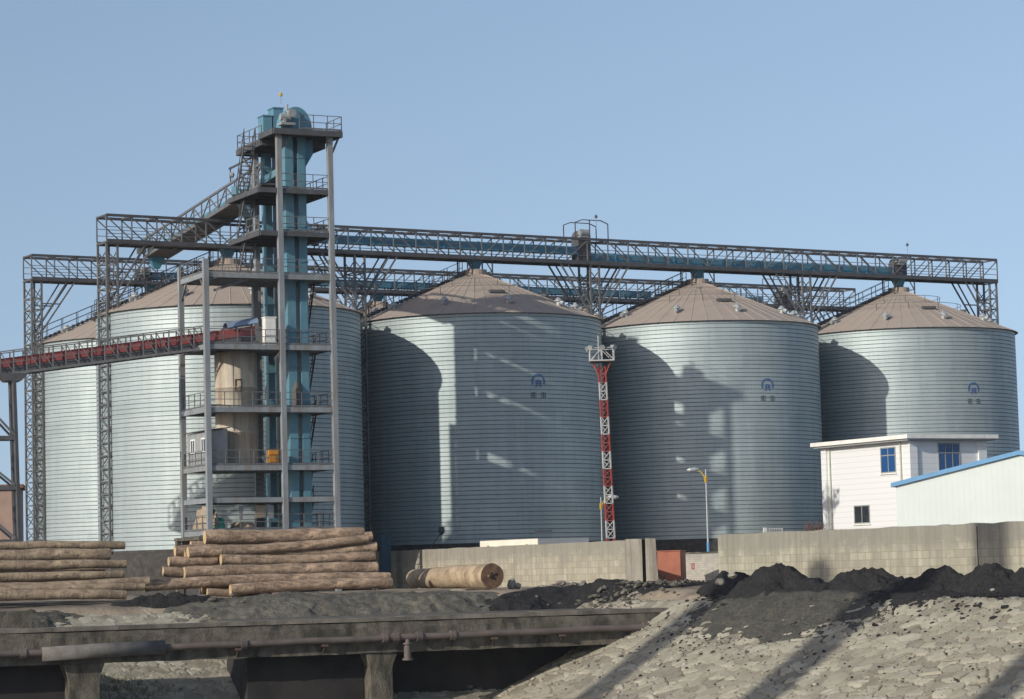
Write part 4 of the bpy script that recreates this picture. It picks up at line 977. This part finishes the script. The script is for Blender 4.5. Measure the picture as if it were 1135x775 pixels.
# metal shed with blue verge: its gable is turned towards the quay
sc=at(993,540,184.5); SF=Fr((sc.x,sc.y,0),R_(-24))
def face_s(px,y):
    d=ray(px,y); s=SF.o.dot(SF.n)/d.dot(SF.n); p=d*s; return SF.inv(p)[0],p.z
_,ze=face_s(993,538.5); up,zp=face_s(1130,504.5)
gs=thing('metal_shed','pale green ribbed metal shed with blue roof edge beside the white house','shed',(sc.x,sc.y,-1.2))
PALE=mat('pale_ribbed_sheet',(.52,.57,.545),.5,.05,.04,.6,(.52,.56,.51),.8,.35,(2,2,.2))
m=MB(); Ld=6.0; W2_=2*up
P=[(0,-1.6),(W2_,-1.6),(W2_,ze),(up,zp),(0,ze)]
m.add([SF(u,0,z) for u,z in P]+[SF(u,Ld,z) for u,z in P],[(0,1,2,3,4),(9,8,7,6,5)]+[(k,k+5,(k+1)%5+5,(k+1)%5) for k in range(5)])
gw=m.build('gable_wall',PALE,gs)
n=int(W2_/.40)
for k in range(1,n):
    u=W2_*k/n; zt_=ze+(zp-ze)*(1-abs(u-up)/up)-.05; MB().box(SF,u-.03,u+.03,-.008,-.001,-1.6,zt_).build('sheet_rib',PALE,gw)
for A,B in (((-.3,ze-.1),(up,zp+.02)),((W2_+.35,ze-.1),(up,zp+.02))):
    MB().hexa([SF(A[0],-.25,A[1]),SF(B[0],-.25,B[1]),SF(B[0],Ld+.2,B[1]),SF(A[0],Ld+.2,A[1]),SF(A[0],-.25,A[1]+.3),SF(B[0],-.25,B[1]+.3),SF(B[0],Ld+.2,B[1]+.3),SF(A[0],Ld+.2,A[1]+.3)]).build('shed_roof',BLUETRIM,gs)
# far brown house at the left edge
fp=at(22,600,262); HH=Fr((fp.x,fp.y,0),R_(8)); zt_=at(15,541,262).z
fh=thing('brown_house','distant brown building showing behind the trestle at the left edge','house',(fp.x-8,fp.y,-1.2))
MB().box(HH,-16,0,0,8,-1.3,zt_).build('house_wall',HOUSE,fh); MB().box(HH,-16.4,.4,-.5,8.4,zt_,zt_+.35).build('house_roof',RUSTD,fh)
for k in range(5):
    u=-1.9-2.4*k; w=MB().box(HH,u,u+1.3,-.05,-.001,2.1,3.9).build('window',WHITE,fh); MB().box(HH,u+.1,u+1.2,-.06,-.052,2.2,3.8).build('pane',DKGLASS,w)
    w=MB().box(HH,u,u+1.3,-.05,-.001,-.3,1.5).build('window',WHITE,fh); MB().box(HH,u+.1,u+1.2,-.06,-.052,-.2,1.4).build('pane',DKGLASS,w)

# ================================================================== STRIPED MAST, LAMPS
mb_=at(677.3,603,186); mt_=at(667.2,405,186); mb_=mb_+(mb_-mt_)*.45
ms=thing('floodlight_mast','red and white banded lattice floodlight mast between two silos','mast',mb_)
ax_=(mt_-mb_); Lm=ax_.length; nb=0
hw0,hw1=.29,.24
def mp(f,su,sv): w=hw0+(hw1-hw0)*f; return mb_+ax_*f+Vector((su*w,sv*w,0))
bands=16; f0=0
# band edges follow the photo: about 18 px of white, then red, alternating
pxband=.0; nB=15
for k in range(nB):
    fa=k/nB; fb=(k+1)/nB; m=MB()
    for su in (-1,1):
        for sv in (-1,1): m.bar(mp(fa,su,sv),mp(fb,su,sv),.09)
    nn_=2
    for j in range(nn_):
        a0=fa+(fb-fa)*j/nn_; b0_=fa+(fb-fa)*(j+1)/nn_
        for (p,q_) in (((-1,-1),(1,-1)),((1,-1),(1,1)),((1,1),(-1,1)),((-1,1),(-1,-1))):
            m.bar(mp(a0,*p),mp(b0_,*q_),.05); m.bar(mp(a0,*p),mp(a0,*q_),.05)
    m.build('mast_section',MASTRED if k%2==0 else MASTWHT,ms)
tp=mb_+ax_; m=MB(); Z=Vector((0,0,1))
for su in (-1,1):
    for sv in (-1,1): m.bar(tp+Vector((su*.28,sv*.28,-.6)),tp+Vector((su*.62,sv*.62,.25)),.07)
m.build('platform_bracket',MASTRED,ms)
m=MB(); m.hexa([tp+Vector((x,y,z)) for z in (.22,.3) for x,y in ((-.85,-.85),(.85,-.85),(.85,.85),(-.85,.85))]); pf=m.build('platform',DKSTEEL,ms)
m=MB()
cr=[Vector((-.85,-.85,.3)),Vector((.85,-.85,.3)),Vector((.85,.85,.3)),Vector((-.85,.85,.3))]
for k in range(4):
    a0=tp+cr[k]; b0_=tp+cr[(k+1)%4]; m.bar(a0+Z*.9,b0_+Z*.9,.05); m.bar(a0,b0_,.08); m.bar(a0,a0+Z*.9,.06)
    for j in range(2):
        c0=a0.lerp(b0_,j/2); c1=a0.lerp(b0_,(j+1)/2); m.bar(c0,c1+Z*.9 if j==0 else c1,.05) if j==0 else m.bar(c0+Z*.9,c1,.05)
    m.bar(a0.lerp(b0_,.5),a0.lerp(b0_,.5)+Z*.9,.07)
m.build('platform_railing',MASTWHT,pf)
for i,(dx,dy,rz) in enumerate(((-.75,-.8,-.6),(.0,-.95,0.1),(.8,-.75,.7),(-.9,.2,-1.2))):
    q=tp+Vector((dx,dy,1.25)); d=Vector((math.sin(rz),-math.cos(rz),-.35)).normalized(); m=MB(); m.bar(q-d*.05,q-Vector((0,0,.3)),.05); m.tube([q-d*.22,q,q+d*.2],[.08,.15,.2],10); m.build('floodlight',POLE,ms)
m=MB(); q=at(663,372,186); m.bar(Vector((q.x,q.y,tp.z+.3)),q,.07); m.build('antenna_rod',MASTWHT,ms)

def lamp(base,zt,side,length,arm_m,label,blue):
    r=thing('street_lamp',label,'lamp',base,'street lamps behind the walls')
    t_=Vector((base.x,base.y,zt)); m=MB(); z1=base.z+ (2.9 if blue else .0)
    if blue: MB().tube([base,Vector((base.x,base.y,z1))],.10,10).build('lower_pole',BLUETRIM,r)
    m.tube([Vector((base.x,base.y,z1)),t_],[.07,.045],10); m.build('pole',POLE,r)
    s=Vector((side,0,0)); m=MB(); pts=[t_-Z*.75,t_-Z*.25+s*.25,t_-Z*.02+s*.6,t_+Z*.02+s*length]; m.tube(pts,.04,8); m.bar(t_-Z*.9,t_-Z*.45,.16); m.build('arm',arm_m,r)
    e=pts[-1]; m=MB(); m.tube([e-s*.1,e+s*.15-Z*.02,e+s*.5-Z*.06,e+s*.72-Z*.05],[.06,.14,.16,.05],10); m.build('lamp_head',POLE,r)
q=at(786,640,176); lamp(Vector((q.x,q.y,-1.3)),at(782.5,520,176).z,-1,.55,YEL,'street lamp with blue foot in front of the third silo',True)
q=at(668.5,640,193); lamp(Vector((q.x,q.y,-1.3)),at(665,551,193).z,1,.6,YEL,'street lamp with yellow arm beside the striped mast',False)
# small spotlight on a leaning stalk against the shaded silo
q0=at(478,606,194); q1_=at(489.5,590,194); m=MB(); m.tube([q0-Z*3.3,q0,q1_],.05,6); m.tube([q1_-Z*.2,q1_+Z*.05,q1_+Z*.4],[.1,.26,.2],10)
solo(m,'spotlight',EMDK,'dark spotlight on leaning stalk in front of the shaded silo','lamp',q0-Z*3.3)
q=at(428,607,189); m=MB(); F9=Fr((q.x,q.y,0),R_(20)); m.box(F9,-.35,.35,0,.6,-1.2,at(428,594,189).z); m.box(F9,-.42,.42,-.06,.66,at(428,594,189).z,at(428,594,189).z+.08)
for k in range(4): m.box(F9,-.3+.16*k,-.26+.16*k,-.03,0,-1,at(428,594,189).z-.1)
solo(m,'blue_cabinet',mat('dull_blue',(.03,.075,.12),.7,0,.2,2),'blue cabinet in the shade at the foot of the tower','cabinet',(q.x,q.y,-1.2))

# ================================================================== LOGS
def log(a,b,r0,r1,mt,label,seed,group,n=14,bnd=1.0,wob=1.0):
    a=Vector(a);b=Vector(b); d=(b-a); K=18; m=MB(); dn=d.normalized(); x=dn.cross(Z).normalized(); y=x.cross(dn)
    bend=random.uniform(-.14,.14)*bnd; bend2=random.uniform(-.1,.1)*bnd; vs=[];fs=[]
    for i in range(K+1):
        f=i/K; c=a+d*f+y*(bend*math.sin(math.pi*f)+.04*nz((f*4,seed,0),1,2))+x*(bend2*math.sin(math.pi*f)+.04*nz((f*4,seed,5),1,2))
        r=r0+(r1-r0)*f
        if i in (0,K): r*=.97
        for k in range(n):
            an=2*math.pi*k/n; w=1+.13*wob*nz((math.cos(an)*1.3+seed*2.1,math.sin(an)*1.3,f*9),1,4); vs.append(c+(x*math.cos(an)+y*math.sin(an))*r*w)
    for i in range(K):
        for k in range(n): fs.append((i*n+k,(i+1)*n+k,(i+1)*n+(k+1)%n,i*n+(k+1)%n))
    m.add(vs,fs)
    c=a.lerp(b,.5); base=Vector((c.x,c.y,min(a.z,b.z)-max(r0,r1)))
    o=solo(m,'timber_log',mt,label,'log',base,group,True)
    for e,(i,rev) in enumerate(((0,False),(K,True))):
        ring=[vs[i*n+k] for k in range(n)]; cc=sum(ring,Vector())/n; out=(-dn if not rev else dn)*.012; mm=MB()
        mm.add([p+out for p in ring]+[cc+out*1.6],[((k,(k+1)%n,n) if not rev else ((k+1)%n,k,n)) for k in range(n)]); mm.build('cut_end',CUT,o)
    return o
def DR(px,D0): return D0+(px-200)*.0186
G1='logs of the right stack'
RL=[((227,595.5),(402,591.5),8.6,8.0,151.0,'topmost log of the right log stack, knotty and thick'),
    ((380,600),(412,594),5.5,5.5,152.2,'thin log end poking out right beside the top log of right stack'),
    ((194,611),(300,606),6.6,6.5,152.0,'short log end showing left under the top log of the right stack'),
    ((208.5,612.5),(407.5,597.5),7.2,5.2,150.3,'log sloping up to the right, second in the right stack'),
    ((300,613),(416.5,606),4.5,6.2,150.5,'pale log under the sloping one at right end of the right stack'),
    ((245,620.5),(415,616.5),6.6,5.8,149.6,'log with pale left end in the middle of the right stack'),
    ((187,622.5),(240,621),5.8,6,150.4,'reddish log end, upper of two at left side of right stack'),
    ((181,633.5),(240,632),5.8,6,150.2,'orange log end, lower of two at left side of right stack'),
    ((216,627),(330,624),5.5,5.5,150.6,'log set back between longer ones at left of right stack'),
    ((204.5,635),(417.5,629),7.4,7.0,148.9,'long pale log, third from the bottom of the right stack'),
    ((160,649.5),(432,640),6.8,5.8,148.2,'longest log, second from the bottom of the right stack'),
    ((255.5,654),(434,646),6.8,6.6,147.2,'bottom log of the right stack, lying on gravel with orange left end'),
    ((230,656.5),(300,654.5),4.6,5,148.0,'stub of log showing left of the bottom log of the right stack')]
for i,(a,b,ra,rb_,D,lab) in enumerate(RL):
    log(at(*a,DR(a[0],D)),at(*b,DR(b[0],D)),ra*D/FPX*.95,rb_*D/FPX*.95,BARK,lab,i+1,G1)
for i in range(9):      # logs lying behind the front of the stack
    y=603+5.9*i; D=152.6-.45*i; xx=215+random.uniform(-12,16); x2=404+random.uniform(-8,10)
    log(at(xx,y+2.5,DR(xx,D)),at(x2,y-3.5,DR(x2,D)),.33,.32,BARK,'log deep inside the right stack, mostly hidden by the front ones',i+41,'logs hidden inside the right stack')
G2='logs of the left stack'
LLg=[((-70,607),(138,604.5),5.0,4.6,147.5,'topmost log of the left log stack, thin and grey'),
     ((-60,618),(121,614.5),7.6,7.2,146.6,'thick second log from the top of the left stack'),
     ((-80,631.5),(139.5,625.5),6.6,5.0,145.8,'third log from the top of the left stack, its end sticking out right'),
     ((-70,642),(137,636.5),6.0,4.6,145.2,'fourth log from the top of the left stack, with peeling reddish bark'),
     ((-60,650),(165,644.5),4.6,5.6,144.5,'log of left stack whose thick end sticks out farthest right'),
     ((-65,657),(160,650.5),5.2,4.4,143.9,'pale thin log, second from the bottom of the left stack'),
     ((-75,664),(139,659.0),6.4,5.8,143.0,'bottom log of the left stack, lying on the sandy ground')]
for i,(a,b,ra,rb_,D,lab) in enumerate(LLg):
    log(at(*a,DR(a[0],D)),at(*b,DR(b[0],D)),ra*D/FPX*.95,rb_*D/FPX*.95,BARK2,lab,i+71,G2)
for i in range(6):
    y=611+8.2*i; D=148.4-.6*i; x2=118+random.uniform(-8,14)
    log(at(-60,y+4,DR(-60,D)),at(x2,y,DR(x2,D)),.36,.33,BARK2,'log deep inside the left stack, mostly hidden by the front ones',i+91,'logs hidden inside the left stack')

# ================================================================== RUSTY PIPE, RUBBLE
pa=at(545.5,638.5,150); pb=at(459,641.5,160.5)
BIGB=mat('huge_log_bark',(.37,.285,.185),.9,0,.3,1.3,(.17,.11,.065),1.0,.75,(.8,1.6,1.8),bump=.04,bscale=5)
bl=log(pa,pb,.74,.57,BIGB,'huge thick log with dark cracked end lying in front of the block wall',131,None,40,.012,.35)
ENDG=mat('dark_end_grain',(.15,.085,.05),.9,0,.4,2.5,(.07,.04,.025),1.6,.8,bump=.04)
pdir=(pb-pa).normalized(); xx=Vector((pdir.y,-pdir.x,0)).normalized()
for c in bl.children: c.data.materials[0]=ENDG
m=MB(); w0=Vector(bl.location); zz=Vector((0,0,1))
for an,l in ((.5,.30),(1.9,.22),(2.9,.26),(4.1,.2),(5.3,.3)):
    q=pa-pdir*.035; e=q+(xx*math.cos(an)+zz*math.sin(an))*l; m.bar(q,e,.07,.03)
m.build('star_crack',COALM,bl)
m=MB(); q=pa-pdir*.03-xx*.24+zz*.02; m.tube([q,q-pdir*.03],.06,8); m.build('knot_scar',CUT,bl)
def stone(c,rx,ry,rz,mt,label,name,cat,seed,group=None):
    m=MB(); n=12; vs=[];fs=[]
    for i in range(8):
        ph=-math.pi/2+math.pi*i/7
        for k in range(n):
            a=2*math.pi*k/n; p=Vector((math.cos(a)*math.cos(ph),math.sin(a)*math.cos(ph),math.sin(ph))); w=1+.35*nz(p*1.1+Vector((seed*5.1,0,0)),1,2)
            vs.append((c[0]+p.x*rx*w,c[1]+p.y*ry*w,c[2]+p.z*rz*w))
    for i in range(7):
        for k in range(n): fs.append((i*n+k,i*n+(k+1)%n,(i+1)*n+(k+1)%n,(i+1)*n+k))
    m.add(vs,fs); return solo(m,name,mt,label,cat,(c[0],c[1],c[2]-rz),group)
ST=[(567,644,9,12,RUBBLE,'upright boulder just right of the huge log'),(574,646,6,7,RUBBLE,'small boulder right of the huge log'),(601,648,7,5,RUBBLE,'white stone in the rubble before the wall'),
    (612,648,12,6,SACK,'flat grey slab in the rubble before the wall'),(622,643,10,5,SACK,'thin slab lying across the rubble before the wall'),(636,647,8,9,SACK,'slanted grey sack, left one of the pair before the wall'),(647,645,8,10,SACK,'slanted grey sack, right one of the pair before the wall'),
    (655,651,16,4,RUBBLE,'long pale slab at the foot of the wall'),(508,652,18,5,RUBBLE,'pale slab in front of the huge log'),(565,672,14,6,SACK,'grey lump near the walkway edge below the huge log'),(798,645,10,7,RUBBLE,'grey rock at left edge of the coal, by the wall end'),(812,638,9,6,RUBBLE,'rock on the shoulder of the coal by the wall end'),(1100,654,5,3,RUBBLE,'white stone lying below the coal by the right edge')]
for i,(u,v,w,h,mt,lab) in enumerate(ST):
    D=153.5 if u<700 else (134.5 if u<840 else 120); p=at(u,v+(3.5 if u<700 else 0),D); stone(p,w*D/FPX*.55,.35,h*D/FPX*.55,mt,lab,'rock' if mt is RUBBLE else 'sack','rock' if mt is RUBBLE else 'sack',i+1)
q=at(628,655,155); heap('rubble_pile',(q.x,q.y),2.6,1.2,.3,DK,mat('dirty_rubble',(.17,.15,.125),.95,0,.4,3,(.06,.055,.05),.9,.8,bump=.06),'low pile of dirty rubble at the foot of the block wall','rubble',83,.5)
q=at(610,675,141); heap('rubble_mound',(q.x,q.y),5.5,1.5,.35,DK,mat('pale_rubble',(.28,.25,.20),.95,0,.3,3,(.09,.08,.075),.8,.7,bump=.05),'pale rubble mound on the quay above the walkway','rubble',77,.5)
COPE=mat('pale_coping',(.17,.15,.12),.95,0,.3,1.2,(.07,.062,.05),.9,.8,bump=.03)  # coping slabs in a lighter tone than the beam below
# ================================================================== QUAY WALKWAY and PIPELINE
def dpt(px,y):   # point on the walkway's front face
    d=ray(px,y); s=DF.o.dot(DF.n)/d.dot(DF.n); p=d*s; return DF.inv(p)[0],p.z
ua,ztL=dpt(-150,701.5); ub,ztR=dpt(775,674.5); _,zb0=dpt(0,739); _,zb1=dpt(655,715.5); zt_m=dpt(300,688)[1]
ZT,ZBm=zt_m,(zb0+zb1)/2
wk=thing('quay_walkway','old concrete quay walkway on pillars along the waterfront','walkway',DF((ua+ub)/2,1,ZBm))
wkm=MB(); n=60; vs=[];fs=[]
sec=[(0,ZBm),(0,ZT-.52),(.12,ZT-.50),(.16,ZT-.24),(1.85,ZT-.22),(1.85,ZBm+.5),(.6,ZBm+.5),(.6,ZBm)]
for k in range(n+1):
    u=ua+(ub-ua+.8)*k/n
    for v,z in sec: vs.append(DF(u,v+.05*nz((u,z*2,0),.8,3),z+.045*nz((u,z*3,4),.9,3)))
S=len(sec)
for k in range(n):
    for j in range(S): fs.append((k*S+j,k*S+(j+1)%S,(k+1)*S+(j+1)%S,(k+1)*S+j))
fs=[f[::-1] for f in fs]; fs.append(tuple(range(S))); fs.append(tuple(n*S+j for j in range(S-1,-1,-1)))
wkm.add(vs,fs).build('edge_beam',CONC,wk)
m=MB()
for k in range(18):
    a0=ua+(ub-ua+.8)*k/18; b0_=ua+(ub-ua+.8)*(k+1)/18-.015; dz=random.uniform(-.02,.02); m.box(DF,a0,b0_,.10+dz,1.84,ZT-.21,ZT+dz)
m.build('coping',COPE,wk)
for px in (75,410):
    u0,_=dpt(px,745); u1,_=dpt(px+(38 if px<200 else 28),745); m=MB()
    m.hexa([DF(u0+.1,.15,-9),DF(u1-.1,.15,-9),DF(u1-.1,1.5,-9),DF(u0+.1,1.5,-9),DF(u0+.1,.15,ZBm-.75),DF(u1-.1,.15,ZBm-.75),DF(u1-.1,1.5,ZBm-.75),DF(u0+.1,1.5,ZBm-.75)])
    m.hexa([DF(u0+.1,.15,ZBm-.75),DF(u1-.1,.15,ZBm-.75),DF(u1-.1,1.5,ZBm-.75),DF(u0+.1,1.5,ZBm-.75),DF(u0-.15,.1,ZBm-.01),DF(u1+.15,.1,ZBm-.01),DF(u1+.15,1.6,ZBm-.01),DF(u0-.15,1.6,ZBm-.01)])
    m.build('pillar',CONC,wk)
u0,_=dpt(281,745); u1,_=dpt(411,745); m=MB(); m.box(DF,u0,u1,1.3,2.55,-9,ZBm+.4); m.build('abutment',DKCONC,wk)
u1,_=dpt(690,715); m=MB(); m.box(DF,u0,u1,2.6,5.5,-9,ZT-.7); m.build('cavity_shade_wall',DKCONC,wk); m=MB(); m.box(DF,u0,u1+3,1.86,11.5,ZT-.5,ZT-.03); m.build('cavity_shade_slab',CONC,wk); u0,_=dpt(-260,745); u1,_=dpt(-200,745); m=MB(); m.box(DF,u0,u1,1.4,2,-9,ZBm+.4); m.build('abutment',DKCONC,wk)  # wall and slab added to close and darken the void under the walkway
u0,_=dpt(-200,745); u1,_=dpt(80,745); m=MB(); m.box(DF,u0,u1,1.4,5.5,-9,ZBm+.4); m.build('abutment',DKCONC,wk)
cbx=at(0,690,130.5); FC=Fr((cbx.x,cbx.y,0),DK); m=MB(); m.box(FC,-4,1.6,0,2,-3,at(0,678,130.5).z); solo(m,'concrete_block',CONC,'low concrete block on the walkway at the left edge','block',(cbx.x,cbx.y,-2.4))
BRK=mat('dark_rusty_bracket',(.085,.055,.042),.9,0,.3,3)
# pipeline on the face of the walkway
pu0,pz0=dpt(-150,731.5); pu1,pz1=dpt(735,694); vz=-.38
PLP=lambda px:(dpt(px,725-.04*px)[0])
def plz(u): return pz0+(pz1-pz0)*(u-pu0)/(pu1-pu0)
pln=thing('waterfront_pipeline','rusty brown pipeline bracketed to the face of the quay walkway','pipeline',DF((pu0+pu1)/2,vz,plz((pu0+pu1)/2)))
m=MB(); m.tube([DF(pu0+(pu1-pu0)*k/30,vz+.02*math.sin(k),plz(pu0+(pu1-pu0)*k/30)+.02*math.sin(k*1.7)) for k in range(31)]+[DF(pu1+.5,.1,plz(pu1)+.05)],.165,14); m.build('pipe',OLDPIPE,pln,True)
u0=PLP(45);u1=PLP(180); m=MB(); m.tube([DF(u0,vz-.05,plz(u0)-.08),DF((u0+u1)/2,vz-.05,plz((u0+u1)/2)-.02),DF(u1,vz-.05,plz(u1)+.03)],[.34,.36,.33],18); m.build('pipe_sleeve',mat('grey_sleeve',(.15,.14,.125),.9,0,.3,1.2,(.07,.06,.055),1,.7,bump=.02),pln,True)
for px in (24,268,424,436,462,499,712):
    u=PLP(px); m=MB(); m.tube([DF(u-.14,vz,plz(u)),DF(u+.14,vz,plz(u))],.245,14); m.build('pipe_flange',OLDPIPE,pln)
for px in (262,358,545,620):
    u=PLP(px); m=MB(); m.box(DF,u-.16,u+.16,vz-.1,-.02,plz(u)-.30,plz(u)-.19); m.bar(DF(u,vz,plz(u)-.25),DF(u,-.02,plz(u)-.6),.07); m.build('pipe_bracket',BRK,pln)
u=PLP(449); m=MB(); m.tube([DF(u,vz,plz(u)-.1),DF(u,vz,plz(u)-.45),DF(u,vz,plz(u)-.451),DF(u,vz,plz(u)-1.05)],[.14,.14,.19,.19],12); m.tube([DF(u,vz,plz(u)-1.05),DF(u,vz,plz(u)-1.15)],.28,14); m.tube([DF(u,vz,plz(u)-.36),DF(u,vz,plz(u)-.28)],.24,14); m.build('drain_valve',OLDPIPE,pln)

# ================================================================== dry shrub above the wall, grass under the walkway
q=at(906,592,146); m=MB(); random.seed(11)
for k in range(60):
    a=random.uniform(0,6.28); l=random.uniform(.5,1.25); b0_=Vector((q.x+random.uniform(-.5,.5),q.y+.8,1.2)); mid=b0_+Vector((math.cos(a)*.2,math.sin(a)*.2,l*.6)); m.bar(b0_,mid,.016); 
    for j in range(3): m.bar(mid,mid+Vector((random.uniform(-.35,.35),random.uniform(-.3,.3),random.uniform(.1,.55))),.01)
m.bar(Vector((q.x,q.y+.8,-1.2)),Vector((q.x,q.y+.8,1.3)),.06)
solo(m,'dry_shrub',TWIG,'reddish leafless shrub behind the long wall','shrub',(q.x,q.y+.8,-1.2))
gr=MB(); c=pslope(140,768)
for k in range(900):
    x=c.x+random.gauss(0,1.3); y=c.y+random.gauss(0,.9); z=gz(x,y)+.08; d=Vector((random.uniform(-.15,.15),random.uniform(-.15,.15),random.uniform(.1,.3))); w=Vector((.02,0,0))
    gr.add([(x-.015,y,z),(x+.015,y,z),(x+d.x,y+d.y,z+d.z)],[(0,1,2)])
o=solo(gr,'grass_patch',mat('olive_grass',(.13,.13,.045),.9,0,.3,3),'olive grass tuft on the stones under the walkway','grass',tuple(c)); o['kind']='stuff'

# ================================================================== crane columns added outside the frame (they cast the long shadows on the slope)
def shading(px,y,dist,ht,w,label):
    p=pslope(px,y); b=p+SUNH.normalized()*dist; b.z=-8.5
    r=thing('shading_column',label,'crane column',b,'crane columns on the water side')
    m=MB(); m.tube([b,b+Z*ht],[w*.55,w*.45],12); m.build('column',STEEL,r); m=MB(); m.lathe([(w,0),(w,.8),(w*.6,1.2)],b,16); m.build('column_base',CONC,r)
shading(720,722,78,45.5,2.3,'slimmer crane column beyond the picture, casting the left stripe of shadow')
shading(890,735,80,62,2.7,'tall crane column beyond the picture, casting the middle stripe of shadow')
shading(1112,766,78,56,2.2,'crane column beyond the picture, casting the right stripe of shadow')
HZ=bpy.data.materials.new('pale_haze'); HZ.use_nodes=True; t=HZ.node_tree; t.nodes.remove(t.nodes['Principled BSDF']); pv=t.nodes.new('ShaderNodeVolumePrincipled')
pv.inputs['Color'].default_value=(.80,.88,.95,1); pv.inputs['Density'].default_value=.00010; pv.inputs['Anisotropy'].default_value=.0
t.links.new(pv.outputs[0],t.nodes['Material Output'].inputs['Volume'])
m=MB(); m.hexa([(-6500,-6500,-10.8),(6500,-6500,-10.8),(6500,6500,-10.8),(-6500,6500,-10.8),(-6500,-6500,56),(6500,-6500,56),(6500,6500,56),(-6500,6500,56)])
hz=m.build('haze',HZ); tag(hz,'thin winter haze in the air',None,None,'stuff')
for o in bpy.data.objects:
    if '_w' in o: del o['_w']
for mt in bpy.data.materials:
    if 'out' in mt: del mt['out']
